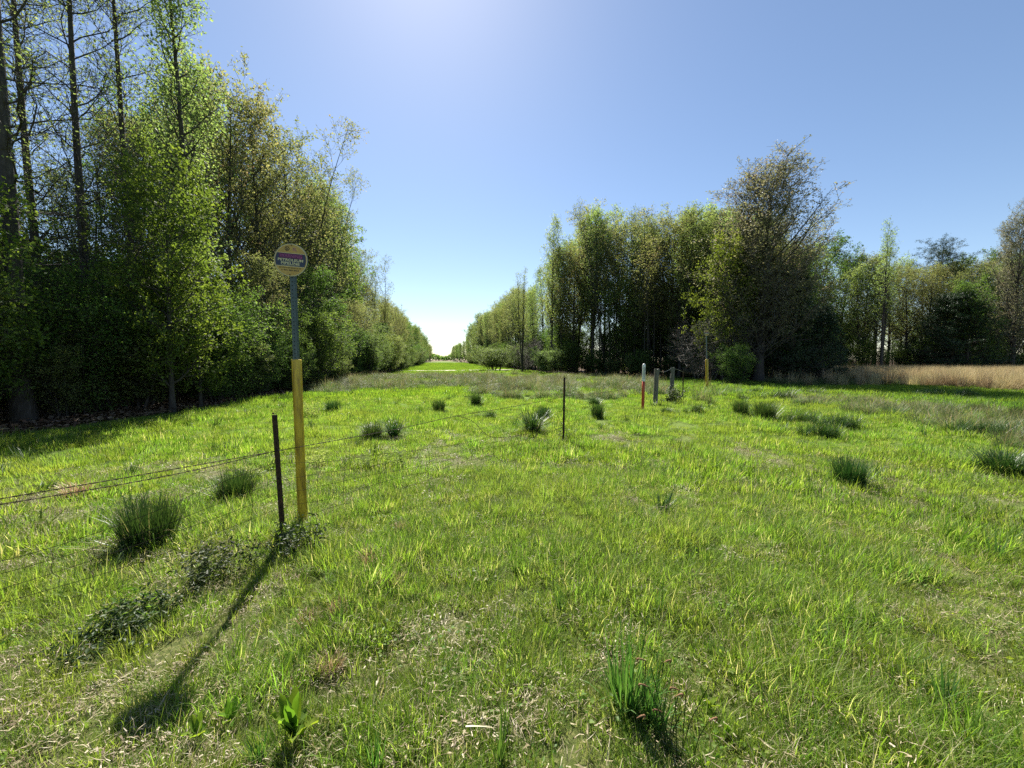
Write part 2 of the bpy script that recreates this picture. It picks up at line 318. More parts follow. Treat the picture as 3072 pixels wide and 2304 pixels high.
def scatter(name, P, rot, scl, which, protos):
    """one 'stuff' object whose points carry copies of the prototype meshes"""
    me = bpy.data.meshes.new(name + '_points'); me.vertices.add(len(P)); me.vertices.foreach_set('co', np.asarray(P, np.float32).ravel())
    for nm, ty, data in (('rot', 'FLOAT_VECTOR', rot), ('scl', 'FLOAT', scl), ('which', 'INT', which)):
        at_ = me.attributes.new(nm, ty, 'POINT'); at_.data.foreach_set('vector' if ty == 'FLOAT_VECTOR' else 'value', np.asarray(data, np.int32 if ty == 'INT' else np.float32).ravel())
    o = link(name, me)
    ng = bpy.data.node_groups.new(name + '_nodes', 'GeometryNodeTree')
    ng.interface.new_socket('Geometry', in_out='INPUT', socket_type='NodeSocketGeometry'); ng.interface.new_socket('Geometry', in_out='OUTPUT', socket_type='NodeSocketGeometry')
    N = ng.nodes.new; L = ng.links.new
    gi = N('NodeGroupInput'); go = N('NodeGroupOutput'); jn = N('GeometryNodeJoinGeometry')
    def attr(nm, ty):
        a = N('GeometryNodeInputNamedAttribute'); a.data_type = ty; a.inputs['Name'].default_value = nm; return a.outputs[0]
    ar, as_, aw = attr('rot', 'FLOAT_VECTOR'), attr('scl', 'FLOAT'), attr('which', 'INT')
    er = N('FunctionNodeEulerToRotation'); L(ar, er.inputs[0])
    for k, pm in enumerate(protos):
        po = bpy.data.objects.new(name + '_clump', pm)
        oi = N('GeometryNodeObjectInfo'); oi.inputs['Object'].default_value = po; oi.inputs['As Instance'].default_value = True
        cm = N('FunctionNodeCompare'); cm.data_type = 'INT'; cm.operation = 'EQUAL'; L(aw, cm.inputs[2]); cm.inputs[3].default_value = k
        ip = N('GeometryNodeInstanceOnPoints'); L(gi.outputs[0], ip.inputs['Points']); L(cm.outputs[0], ip.inputs['Selection']); L(oi.outputs['Geometry'], ip.inputs['Instance'])
        L(er.outputs[0], ip.inputs['Rotation']); L(as_, ip.inputs['Scale']); L(ip.outputs[0], jn.inputs[0])
    L(jn.outputs[0], go.inputs[0])
    md = o.modifiers.new('scatter', 'NODES'); md.node_group = ng
    return o
def field_points(r0, r1, density, maskfn=None, fov=66, extra=0.0, seed=0):
    """random ground points between two distances in the fan the camera (and a step beside it) looks at"""
    g = np.random.default_rng(seed + 100)
    n = int(density * R_(fov) * (r1 * r1 - r0 * r0)); rr = np.sqrt(r0 * r0 + g.random(n) * (r1 * r1 - r0 * r0)); a = (g.random(n) * 2 - 1) * R_(fov)
    x = rr * np.sin(a); y = rr * np.cos(a)
    keep = np.ones(n, bool) if maskfn is None else maskfn(x, y, g)
    x, y = x[keep], y[keep]
    return x, y, g
def put(name, x, y, g, scl, protos, tilt=.12, label=None, cat=None, lift=0.0):
    n = len(x); P = np.stack([x, y, Hn(x, y) + lift], 1)
    rot = np.stack([g.normal(0, tilt, n), g.normal(0, tilt, n), g.random(n) * 2 * math.pi], 1)
    s = scl(x, y, g) if callable(scl) else scl[0] + g.random(n) * (scl[1] - scl[0])
    o = scatter(name, P, rot, s, g.integers(0, len(protos), n), protos)
    return tag(o, label, cat, kind='stuff')

def sedge_amount(x, y):
    """0..1 cover of the brownish sedge bed in the middle distance and the strips on the right"""
    e = vnoise(x, y, 3.0, 21) * 5 - 2.5 + (vnoise(x, y, 1.2, 22) - .5) * 3
    a = (y > np.interp(x, [-9, -3, 0, 4, 8], [20, 19, 16, 15.5, 15]) + e * .7 + np.clip(x - 1, 0, 6) * .0) & (y < 37.5 + e * .5) & (x < np.interp(y, [14, 26, 40], [6.5, 9.5, 9.0])) & (x > left_x(y) - .5)
    return a
def right_strip(x, y):
    # long diagonal sedge strip in the right meadow, laid out from the ground points seen in the photo
    line = [at(2360, 1205), at(2500, 1215), at(2700, 1240), at(2900, 1280), at(3120, 1345)]; hw = [.7, 1.5, 1.7, 1.2, .9]
    best = np.full(np.shape(x), 9.0)
    for (a, b, w0, w1) in zip(line[:-1], line[1:], hw[:-1], hw[1:]):
        dx, dy = b[0] - a[0], b[1] - a[1]; t = np.clip(((x - a[0]) * dx + (y - a[1]) * dy) / (dx * dx + dy * dy), 0, 1)
        best = np.minimum(best, np.hypot(x - a[0] - t * dx, y - a[1] - t * dy) / (w0 + (w1 - w0) * t))
    return best < .45 + 1.0 * vnoise(x, y, 1.1, 31)
def tan_zone(x, y): return (x > 17 + (vnoise(x, y, 2, 41) - .5) * 5) & (y > 18 + (vnoise(x, y, 2.5, 42) - .5) * 5 - np.clip(x - 24, 0, 20) * .1) & (y < front_y(x) + 1)
def dryness(x, y):
    return vnoise(x, y, 1.1, 51) * .5 + vnoise(x, y, .45, 52) * .5 + np.clip((-x - y * .15 + .3) * .16, -.1, .3) * np.clip((4.5 - y) / 2, 0, 1) + np.clip((2.6 - y) * .12, 0, .2)
on_sand = lambda x, y: (x > -19) & (x < 1.5) & (np.abs(y - (55 + 4.5 * (x + 19) / 20.5)) < 1.7)

near_p = [blade_mesh('grass_tuft', M['grass'], dict(n=95, base_r=.11, h=.085, w=.0034, lean=.55, curl=.6, segs=3, seed=s), dict(n=26, base_r=.11, h=.14, w=.004, lean=.5, curl=.8, segs=3, seed=s + 50), dict(n=12, base_r=.11, h=.06, w=.004, lean=1.1, curl=1.0, segs=3, seed=s + 70, rmap=(.9, 1))) for s in range(6)]
mid_p = [blade_mesh('grass_tuft_mid', M['grass'], dict(n=120, base_r=.2, h=.09, w=.0072, lean=.5, curl=.6, segs=2, seed=s + 200), dict(n=12, base_r=.2, h=.15, w=.007, lean=.4, curl=.7, segs=2, seed=s + 260, rmap=(0, .8))) for s in range(5)]
far_p = [blade_mesh('grass_tuft_far', M['grass_far'], dict(n=90, base_r=.42, h=.13, w=.02, lean=.45, curl=.5, segs=2, seed=s + 300)) for s in range(4)]
thatch_p = [blade_mesh('thatch_tuft', M['thatch'], dict(n=30, base_r=.14, h=.045, w=.003, flat=True, segs=3, seed=s + 400), dict(n=8, base_r=.14, h=.03, w=.007, flat=True, segs=2, seed=s + 450), dict(n=22, base_r=.14, h=.07, w=.003, lean=.8, curl=1.6, segs=3, seed=s + 470)) for s in range(5)]
def near_mask(x, y, g):
    return (~in_wood(x, y)) & (g.random(len(x)) < np.clip(1.8 - 1.1 * dryness(x, y), .62, 1))
x, y, g = field_points(.5, 5.5, 165, near_mask, fov=75, seed=1)
def near_s(x, y, g): return (.6 + .7 * g.random(len(x)) ** 2) * (.6 + .8 * vnoise(x, y, .5, 61))
put('meadow_grass_near', x, y, g, near_s, near_p, label='short bright green grass with pale blades in the foreground', cat='grass')
def mid_mask(x, y, g): return (~in_wood(x - .6, y)) & (~sedge_amount(x, y)) & (g.random(len(x)) < np.clip(1.45 - dryness(x, y), .25, 1))
x, y, g = field_points(5.2, 17, 34, mid_mask, fov=62, seed=2)
put('meadow_grass_middle', x, y, g, lambda x, y, g: (.55 + .75 * g.random(len(x)) ** 2) * (.6 + .9 * vnoise(x, y, .7, 62)), mid_p, label='bright yellow green grass across the middle of the meadow', cat='grass')
def far_mask(x, y, g): return (~in_wood(x - .6, y)) & ((~sedge_amount(x, y)) | (vnoise(x, y, 1.8, 64) < .42)) & (~(tan_zone(x, y) & (y > 23))) & (~on_sand(x, y))
x, y, g = field_points(16.5, 46, 11, far_mask, fov=60, seed=3)
put('meadow_grass_far', x, y, g, (.7, 1.3), far_p, label='bright green grass far out before the woods', cat='grass')
g = np.random.default_rng(5); n = 17000; y = 38 + 156 * g.random(n) ** 1.4; x = left_x(y) + g.random(n) * 24
k = (~in_wood(x, y)) & (~on_sand(x, y)) & (~sedge_amount(x, y)); x, y = x[k], y[k]
put('clearing_grass', x, y, g, lambda x, y, g: (.5 + .4 * g.random(len(x))) * (.7 + y / 120), far_p, label='vivid green grass down the long cleared strip', cat='grass')
def th_mask(x, y, g): return (~in_wood(x, y)) & (g.random(len(x)) < np.clip((dryness(x, y) - .36) * 2.2, .42, .98))
x, y, g = field_points(.5, 8.5, 52, th_mask, fov=75, seed=6)
put('dry_thatch', x, y, g, (.6, 1.3), thatch_p, tilt=.2, label='matted tan dead grass lying among green blades', cat='dead grass', lift=.012)

# clover-like low leaves mixed into the near turf
def leaf_clump(name, mat, n, rad, h, ll, lw, seed, up=.4):
    g = np.random.default_rng(seed); th = g.random(n) * 2 * math.pi; rr = rad * np.sqrt(g.random(n)); c = np.stack([rr * np.cos(th), rr * np.sin(th), h * (.2 + .8 * g.random(n))], 1)
    return leaves_mesh(name, [mat], c, ll, lw, g, up)
def leaf_arrays(c, ll, lw, g, up=.3, droop=0.0):
    n = len(c); d = g.normal(0, 1, (n, 3)); d[:, 2] = d[:, 2] * (1 - up) - droop; d /= np.linalg.norm(d, axis=1, keepdims=True) + 1e-9
    nn = g.normal(0, 1, (n, 3)); nn[:, 2] += up * 2; s = np.cross(d, nn); s /= np.linalg.norm(s, axis=1, keepdims=True) + 1e-9; up_ = np.cross(s, d)
    L_ = (ll * (.6 + .8 * g.random(n)))[:, None]; W = (lw * (.6 + .8 * g.random(n)))[:, None]
    V = np.stack([c, c + d * L_ * .45 + s * W * .5 + up_ * L_ * .06, c + d * L_, c + d * L_ * .45 - s * W * .5 + up_ * L_ * .06], 1).reshape(-1, 3)
    b = np.arange(n)[:, None] * 4
    F = np.concatenate([b + np.array([[0, 1, 2]]), b + np.array([[0, 2, 3]])])
    return V, F, np.repeat(g.random(n), 4)
def leaves_mesh(name, mats, c, ll, lw, g, up=.3):
    V, F, rn = leaf_arrays(c, ll, lw, g, up); return mesh_from(name, V, [F], mats, rnd=rn)
clov = [leaf_clump('clover_tuft', M['weed'], 36, .12, .06, .022, .016, s + 500, .8) for s in range(3)]
x, y, g = field_points(.6, 7, 14, lambda x, y, g: (~in_wood(x, y)) & (vnoise(x, y, .9, 71) > .52), fov=75, seed=7)
put('clover_patches', x, y, g, (.7, 1.3), clov, label='low round clover leaves among the foreground grass', cat='clover')

# sedge bed, right strips, tan field
sedge_p = [blade_mesh('sedge_clump', M['sedge'], dict(n=120, base_r=.22, h=.5, w=.011, lean=.6, curl=1.1, segs=3, seed=s + 600, base_pow=.7)) for s in range(4)]
x, y, g = field_points(15, 47, 9.5, lambda x, y, g: sedge_amount(x, y) & (~in_wood(x, y)) & (g.random(len(x)) < np.clip(vnoise(x, y, 1.8, 64) * 3.2 - .55, 0, 1)), fov=52, seed=8)
put('sedge_bed', x, y, g, lambda x, y, g: (.35 + .75 * g.random(len(x)) ** 2) * (.55 + 1.1 * vnoise(x, y, 1.3, 63)), sedge_p, tilt=.2, label='band of brownish grey sedge crossing the middle of the meadow', cat='sedge')
x, y, g = field_points(6.5, 22, 13, lambda x, y, g: right_strip(x, y) & (g.random(len(x)) < .8), fov=62, seed=9)
put('sedge_strip', x, y, g, (.4, .85), sedge_p, tilt=.2, label='long strip of reddish topped sedge in the right meadow', cat='sedge')
tan_p = [blade_mesh('tan_grass_clump', M['broomsedge'], dict(n=80, base_r=.25, h=.95, w=.012, lean=.16, curl=.25, segs=3, seed=s + 700), dict(n=60, base_r=.3, h=.5, w=.014, lean=.5, curl=.6, segs=2, seed=s + 750)) for s in range(4)]
mixg_p = [blade_mesh('rank_grass_clump', M['sedge'], dict(n=80, base_r=.3, h=.6, w=.014, lean=.3, curl=.5, segs=2, seed=s + 720)) for s in range(2)]
def tanm(x, y, g): return tan_zone(x, y) & ((y > 23) | (x > 24)) & (g.random(len(x)) < np.clip((x - 21 - (y - 22) * .42) / 6, .12, 1)) & (x > 18)
x, y, g = field_points(24, 75, 5, tanm, fov=64, seed=10)
put('tan_grass_field', x, y, g, (.7, 1.05), tan_p, tilt=.1, label='tall dry tan grass before the far right trees', cat='dry grass')
x, y, g = field_points(24, 62, 4, lambda x, y, g: tan_zone(x, y) & (y > 23 + 2 * vnoise(x, y, 2, 44)) & (g.random(len(x)) > np.clip((x - 23 - (y - 22) * .42) / 7, 0, .8)), fov=62, seed=11)
put('rank_grass', x, y, g, (.5, .9), mixg_p, tilt=.15, label='dull green brown rank grass left of the tan field', cat='grass')
coarse = [blade_mesh('coarse_tuft', M['rush'], dict(n=34, base_r=.07, h=.24, w=.009, lean=.5, curl=.6, segs=3, seed=s + 1200)) for s in range(4)] + [blade_mesh('coarse_weed', M['weed'], dict(n=16, base_r=.05, h=.16, w=.014, lean=.8, curl=.6, segs=3, seed=1210))]
x, y, g = field_points(1.2, 22, .75, lambda x, y, g: (~in_wood(x - .8, y)) & (g.random(len(x)) < .25 + .9 * vnoise(x, y, 2.5, 81)), fov=64, seed=13)
put('coarse_tufts', x, y, g, lambda x, y, g: .45 + .75 * g.random(len(x)) ** 1.5, coarse, tilt=.2, label='small darker coarse grass tufts sprinkled through the turf', cat='grass')
# fallen leaves on the wood floor
dl = [leaf_clump('fallen_leaves', M['dead_leaf'], 60, .5, .04, .09, .07, s + 800, .9) for s in range(3)]
g = np.random.default_rng(12); n = 5000; y = g.random(n) * 34; x = left_x(y) - .2 - g.random(n) ** 1.3 * 12
put('leaf_litter', x, y, g, (.7, 1.3), dl, label='brown fallen leaves on the shaded floor of the left wood', cat='leaf litter')

# ------------------------------------------------------------------ trees
def grow(P, Rr, m, t0, t1, length, angle, trop, segs, g, wob=.12, r_scale=.6, r_max=1e9, lprof=None, tip_r=.15, az_bias=None):
    n, k, _ = P.shape
    pi = np.repeat(np.arange(n), m); t = t0 + (t1 - t0) * ((np.tile(np.arange(m), n) + g.random(n * m)) / m)
    f = t * (k - 1); i = np.clip(f.astype(int), 0, k - 2); fr = (f - i)[:, None]
    pos = P[pi, i] * (1 - fr) + P[pi, i + 1] * fr; tan = P[pi, i + 1] - P[pi, i]; tan /= np.linalg.norm(tan, axis=1, keepdims=True) + 1e-9
    rad = Rr[pi, i] * (1 - fr[:, 0]) + Rr[pi, i + 1] * fr[:, 0]
    az = np.tile(np.arange(m), n) * 2.39996 + np.repeat(g.random(n) * 6.28, m) + g.normal(0, .35, n * m)
    ref = np.where(np.abs(tan[:, 2:3]) > .9, np.array([[1., 0, 0]]), np.array([[0, 0, 1.]])); A = np.cross(tan, ref); A /= np.linalg.norm(A, axis=1, keepdims=True) + 1e-9; B = np.cross(tan, A)
    perp = A * np.cos(az)[:, None] + B * np.sin(az)[:, None]
    an = angle * (1 + g.normal(0, .16, n * m)); d = tan * np.cos(an)[:, None] + perp * np.sin(an)[:, None]
    Ln = length * (.65 + .7 * g.random(n * m)) * (lprof(t) if lprof is not None else 1.0)
    if np.ndim(length) == 0 and lprof is None: Ln = Ln * (1.1 - .5 * t)
    pts = [pos]; p = pos; st = (Ln / segs)[:, None]
    for s in range(segs):
        d = d + g.normal(0, wob, d.shape) + np.array([0, 0, 1.]) * trop / segs; d /= np.linalg.norm(d, axis=1, keepdims=True)
        p = p + d * st; pts.append(p)
    C = np.stack(pts, 1); r0 = np.minimum(rad * r_scale, r_max)
    Rc = r0[:, None] * np.linspace(1, tip_r, segs + 1)[None, :]
    return C, Rc, Ln
def stems(n, height, r0, spread, g, segs=10, wob=.02, lean=.0):
    d = np.zeros((n, 3)); a = g.random(n) * 6.28; d[:, 0] = np.cos(a) * lean * g.random(n); d[:, 1] = np.sin(a) * lean * g.random(n); d[:, 2] = 1
    p = np.stack([np.cos(a) * spread * g.random(n), np.sin(a) * spread * g.random(n), np.full(n, -.15)], 1); pts = [p]; hs = height * (.8 + .4 * g.random(n)) if n > 1 else np.array([height])
    for s in range(segs):
        d = d + g.normal(0, wob, d.shape) * np.array([1, 1, 0]); dd = d / np.linalg.norm(d, axis=1, keepdims=True); p = p + dd * (hs / segs)[:, None]; pts.append(p)
    P = np.stack(pts, 1); tt = np.linspace(0, 1, segs + 1); Rr = r0 * (1 - tt * .93)[None, :] * np.ones((n, 1)); Rr[:, 0] *= 1.35
    return P, Rr
def leaf_points(P, g, per, jit, t0=.25):
    n, k, _ = P.shape; pi = np.repeat(np.arange(n), per); t = (t0 + (1 - t0) * g.random(n * per)) * (k - 1); i = np.clip(t.astype(int), 0, k - 2); f = (t - i)[:, None]
    return P[pi, i] * (1 - f) + P[pi, i + 1] * f + g.normal(0, jit, (n * per, 3))
SP = {}
def species(key, seed, h, r0, leafmat, bark='bark', n_stem=1, spread=0, lean=0, crown0=.3, limbs=30, limb_len=3.0, limb_ang=1.0, limb_trop=.5, prof=None,
            subs=7, sub_len=1.1, sub_ang=.8, twigs=4, twig_len=.45, per=4, ll=.1, lw=.075, jit=.07, up=.3, wob=.02, droop=0.0, limb_wob=.12, twig_r=.004, limb_segs=6, bare_low=0, keep=1.0, limb_r=.35, twig_mat=None):
    g = np.random.default_rng(seed)
    P0, R0 = stems(n_stem, h, r0, spread, g, lean=lean, wob=wob)
    prof = prof or (lambda t: np.clip(1.25 - t, .12, 1))
    P1, R1, _ = grow(P0, R0, limbs, crown0, .99, limb_len, limb_ang, limb_trop, limb_segs, g, wob=limb_wob, r_scale=.5, r_max=r0 * limb_r, lprof=prof)
    P2, R2, _ = grow(P1, R1, subs, .15, 1, sub_len, sub_ang, .35, 4, g, wob=.16, r_scale=.6, lprof=lambda t: 1.1 - .5 * t)
    P3, R3, _ = grow(P2, R2, twigs, .15, 1, twig_len, .8, .2, 2, g, wob=.2, r_scale=.7); R3 = np.maximum(R3, twig_r); R2 = np.maximum(R2, twig_r * 1.3)
    parts = [tubes(P0, R0, 9), tubes(P1, R1, 5)]
    if bare_low:
        Pb, Rb, _ = grow(P0, R0, bare_low, .12, crown0, limb_len * .45, 1.3, .1, 4, g, r_scale=.15, r_max=.03, lprof=lambda t: 1 + 0 * t)
        Pc, Rc, _ = grow(Pb, Rb, 4, .2, 1, limb_len * .2, .8, 0, 2, g); parts += [tubes(Pb, Rb, 4), tubes(Pc, np.maximum(Rc, .004), 3)]
    V, Fs = merge(parts); tm = mesh_from(key + '_trunk', V, Fs, [M[bark]], smooth=True)
    c = leaf_points(P3, g, per, jit) if per > 0 else np.zeros((0, 3))
    if keep < 1: c = c[g.random(len(c)) < keep]
    tv, tf = merge([tubes(P2, R2, 3), tubes(P3, R3, 3)])
    tq = np.concatenate(tf)
    if len(c):
        lv, lf, rn = leaf_arrays(c, ll, lw, g, up, droop)
        # drift of colour between neighbouring boughs
        shift = np.repeat(vnoise(c[:, 0] + c[:, 2] * .7, c[:, 1] - c[:, 2] * .4, .9, seed) - .5, 4) * .5
        rn = np.clip(rn * .7 + .15 + shift, 0, 1)
        V = np.concatenate([tv, lv]); F = [tq, lf + len(tv)]; mi = np.concatenate([np.ones(len(tq)), np.zeros(len(lf))]); rnd = np.concatenate([np.zeros(len(tv)), rn])
    else: V = tv; F = [tq]; mi = np.ones(len(tq)); rnd = np.zeros(len(tv))
    cm = mesh_from(key + '_crown', V, F, [M[leafmat], M[twig_mat or bark]], mat_idx=mi, rnd=rnd)
    zz = np.sort(V[:, 2]); SP[key] = (tm, cm, max(zz[int(len(zz) * .995)], h * .9))
round_prof = lambda t: np.sqrt(np.clip(1 - ((t - .55) / .5) ** 2, .05, 1))
egg = lambda t: np.clip(1.2 * np.sin(np.clip(t, 0, 1) * math.pi * .93) ** .7, .15, 1.1)
vase = lambda t: .35 + .9 * np.clip((1.05 - t), .1, 1)
species('tall_bare_a', 11, 19, .15, 'young', crown0=.22, limbs=60, limb_len=2.4, limb_ang=1.1, limb_trop=.55, limb_r=.16, subs=9, sub_len=.8, twigs=5, twig_len=.35, per=1, ll=.07, lw=.05, limb_wob=.2, wob=.012, prof=lambda t: 1.15 - .7 * t)
species('tall_bare_b', 12, 19, .14, 'young', crown0=.25, limbs=56, limb_len=2.1, limb_ang=1.0, limb_trop=.8, limb_r=.16, subs=9, sub_len=.8, twigs=5, twig_len=.35, per=2, ll=.075, lw=.055, limb_wob=.2, wob=.012, prof=lambda t: 1.1 - .7 * t)
species('tall_leafy', 13, 19, .14, 'young', crown0=.2, limbs=60, limb_len=2.0, limb_ang=.85, limb_trop=.7, subs=8, sub_len=.75, twigs=5, twig_len=.35, per=4, ll=.095, lw=.07, limb_wob=.14, wob=.012, prof=lambda t: 1.15 - .85 * t)
species('thin', 15, 13, .08, 'young', n_stem=2, spread=.8, lean=.06, crown0=.2, limbs=30, limb_len=1.9, limb_ang=.95, limb_trop=.6, subs=8, sub_len=.8, twigs=5, twig_len=.35, per=2, ll=.085, lw=.06, keep=.6, prof=egg)
species('maple_a', 21, 9, .14, 'maple', crown0=.1, limbs=46, limb_len=2.7, limb_ang=1.15, limb_trop=.35, subs=9, sub_len=1.0, twigs=5, twig_len=.4, per=7, ll=.12, lw=.12, jit=.09, up=.5, prof=egg)
species('maple_b', 22, 7, .1, 'maple', crown0=.12, limbs=32, limb_len=2.2, limb_ang=1.2, limb_trop=.3, subs=8, sub_len=.9, twigs=5, twig_len=.35, per=7, ll=.12, lw=.11, jit=.09, up=.5, prof=egg)
species('young_a', 31, 15, .15, 'young', crown0=.28, limbs=52, limb_len=2.9, limb_ang=.7, limb_trop=.9, subs=8, sub_len=1.0, twigs=4, twig_len=.4, per=5, ll=.13, lw=.09, prof=egg, bare_low=10)
species('young_b', 32, 16, .16, 'young', crown0=.3, limbs=46, limb_len=2.6, limb_ang=.65, limb_trop=.9, subs=8, sub_len=1.0, twigs=4, twig_len=.4, per=4, ll=.13, lw=.09, prof=egg, bare_low=8)
species('oak_a', 41, 14, .17, 'oak', crown0=.25, limbs=50, limb_len=3.2, limb_ang=.85, limb_trop=.7, subs=8, sub_len=1.1, twigs=5, twig_len=.45, per=5, ll=.12, lw=.08, prof=egg, bare_low=14)
species('oak_b', 42, 15, .17, 'oak', crown0=.35, limbs=46, limb_len=3.0, limb_ang=.8, limb_trop=.8, subs=8, sub_len=1.1, twigs=5, twig_len=.45, per=5, ll=.12, lw=.08, prof=egg, bare_low=12)
species('green_a', 51, 12, .14, 'green', crown0=.15, limbs=50, limb_len=2.6, limb_ang=.95, limb_trop=.5, subs=8, sub_len=1.0, twigs=5, twig_len=.4, per=6, ll=.12, lw=.085, prof=egg)
species('green_b', 52, 13, .15, 'green', crown0=.18, limbs=46, limb_len=2.8, limb_ang=.9, limb_trop=.6, subs=8, sub_len=1.0, twigs=5, twig_len=.4, per=6, ll=.12, lw=.085, prof=egg)
species('thicket', 55, 13, .07, 'oak', n_stem=6, spread=1.6, lean=.12, crown0=.35, limbs=16, limb_len=1.6, limb_ang=.6, limb_trop=.6, subs=6, sub_len=.8, twigs=4, twig_len=.4, per=3, ll=.11, lw=.07, prof=egg, wob=.03, bare_low=8)
species('big_vase', 61, 18, .26, 'bud', bark='bark_pale', n_stem=3, spread=.5, lean=.16, crown0=.25, limbs=24, limb_len=4.2, limb_ang=.6, limb_trop=.7, subs=9, sub_len=1.2, sub_ang=.6, twigs=5, twig_len=.5, per=2, ll=.12, lw=.07, prof=lambda t: 1.12 - .75 * t, limb_segs=8, twig_r=.006)
species('understory', 57, 6, .035, 'green', n_stem=6, spread=1.3, lean=.25, crown0=.06, limbs=20, limb_len=1.5, limb_ang=1.0, limb_trop=.3, subs=7, sub_len=.8, twigs=5, twig_len=.35, per=4, ll=.11, lw=.075, prof=egg, wob=.04)
species('wide_vase', 63, 18, .24, 'bud', bark='bark', n_stem=1, spread=0, crown0=.1, limbs=110, limb_len=7.2, limb_ang=.6, limb_trop=.85, subs=11, sub_len=1.6, sub_ang=.55, twigs=5, twig_len=.55, per=4, ll=.13, lw=.07, twig_mat='bark_pale', limb_r=.22, prof=lambda t: 1.05 - .68 * t, limb_segs=8, twig_r=.007, limb_wob=.07, wob=.005)
species('slender', 65, 14, .17, 'young', n_stem=3, spread=.3, lean=.1, crown0=.32, limbs=20, limb_len=2.6, limb_ang=.5, limb_trop=.7, subs=7, sub_len=1.0, twigs=4, twig_len=.45, per=3, ll=.13, lw=.08, prof=lambda t: 1.1 - .6 * t)
species('cedar', 71, 7, .16, 'conifer', crown0=.03, limbs=110, limb_len=2.3, limb_ang=1.35, limb_trop=.25, subs=9, sub_len=.6, twigs=6, twig_len=.22, per=7, ll=.1, lw=.035, jit=.05, prof=lambda t: np.clip(1.08 - t, .05, 1) ** .75)
species('pine', 72, 17, .22, 'conifer', crown0=.5, limbs=46, limb_len=3.0, limb_ang=1.15, limb_trop=.5, subs=8, sub_len=.9, twigs=6, twig_len=.3, per=7, ll=.17, lw=.04, jit=.08, prof=round_prof)
species('bush_a', 81, 3.2, .04, 'bush', n_stem=9, spread=.7, lean=.5, crown0=.12, limbs=9, limb_len=1.0, limb_ang=.8, limb_trop=.5, subs=7, sub_len=.5, twigs=5, twig_len=.25, per=6, ll=.085, lw=.05, jit=.06, prof=egg)
species('bush_b', 82, 4.0, .04, 'green', n_stem=8, spread=.7, lean=.45, crown0=.08, limbs=10, limb_len=1.2, limb_ang=.85, limb_trop=.5, subs=7, sub_len=.55, twigs=5, twig_len=.28, per=6, ll=.085, lw=.05, jit=.07, prof=egg)
species('bare_bush', 83, 4.0, .03, 'pink_twig', bark='bark_pale', n_stem=8, spread=.6, lean=.55, crown0=.1, limbs=10, limb_len=1.6, limb_ang=.8, limb_trop=.3, subs=8, sub_len=.7, twigs=6, twig_len=.35, per=1, ll=.04, lw=.02, prof=egg, twig_r=.005)

TREE_N = [0]
def tree(key, x, y, height, label, group, name='tree', width=1.0, cat='tree', rz=None, lean=(0, 0)):
    tm, cm, h = SP[key]; s = height / h
    ro = empty(name, (x, y, H(x, y)), (lean[0], lean[1], random.random() * 6.28 if rz is None else rz), (s * width, s * width, s))
    a = link('trunk' if cat == 'tree' else 'stem', tm, ro); b = link('crown' if cat == 'tree' else 'foliage', cm, ro)
    TREE_N[0] += 1
    return tag(ro, label, cat, group)
ORD = ['first', 'second', 'third', 'fourth', 'fifth', 'sixth', 'seventh', 'eighth', 'ninth', 'tenth', 'eleventh', 'twelfth', 'thirteenth', 'fourteenth', 'fifteenth', 'sixteenth', 'seventeenth', 'eighteenth', 'nineteenth', 'twentieth']
def ordn(i):
    if i < 20: return ORD[i]
    k = i + 1; return '%d%s' % (k, 'st' if k % 10 == 1 and k != 11 else 'nd' if k % 10 == 2 else 'rd' if k % 10 == 3 else 'th')
def along(poly, step, jitter=0, start=0.0):
    out = []; acc = -start; pts = [Vector(p) for p in poly]
    for a, b in zip(pts[:-1], pts[1:]):
        d = (b - a); ln = d.length; dn = d / ln; nn = Vector((-dn.y, dn.x)); pos = -acc
        while pos < ln:
            if pos >= 0: out.append((a + dn * pos, nn))
            pos += step * (1 + jitter * (random.random() - .5))
        acc = ln - pos
        acc = -(pos - ln)
    return out
LSKY = ([-900, -200, 0, 120, 200, 330, 420, 500, 560, 620, 650, 680, 720, 800, 900, 980, 1030, 1080, 1112, 1124, 1150, 1200, 1250, 1275, 1290, 1302, 1312],
        [100, 200, 330, 420, 430, 330, 380, 350, 250, 90, 70, 120, 215, 370, 385, 400, 490, 570, 640, 800, 880, 925, 970, 985, 1035, 1052, 1070])
RSKY = ([1318, 1350, 1365, 1389, 1444, 1500, 1541, 1600, 1640, 1667, 1700, 1791, 1861, 1944, 2042, 2153, 2300, 2450, 2500, 2580, 2640, 2722, 2760, 2900, 2960, 3100, 3500],
        [1068, 1050, 1035, 1020, 925, 905, 860, 860, 760, 680, 690, 615, 608, 650, 615, 615, 640, 690, 745, 745, 735, 770, 760, 765, 730, 700, 700])
def sky_h(x, y, tab, cap):
    v = np.interp(u_of(x, y), tab[0], tab[1]); return min(cap, max(3.5, top_height(y, v)))
PALE = {'young_a': 'slender pale green tree', 'young_b': 'thin topped pale green tree', 'oak_a': 'bronze green young leaved tree', 'oak_b': 'high crowned bronze green tree',
        'green_a': 'leafy tree with dark green foliage', 'green_b': 'leafy tree with dark green foliage', 'thin': 'thin twiggy sparsely leafed tree', 'understory': 'low dark many stemmed undergrowth tree', 'thicket': 'many stemmed thin tree with olive leaves', 'maple_a': 'broad leafy tree with fresh green foliage', 'maple_b': 'broad leafy tree with fresh green foliage'}
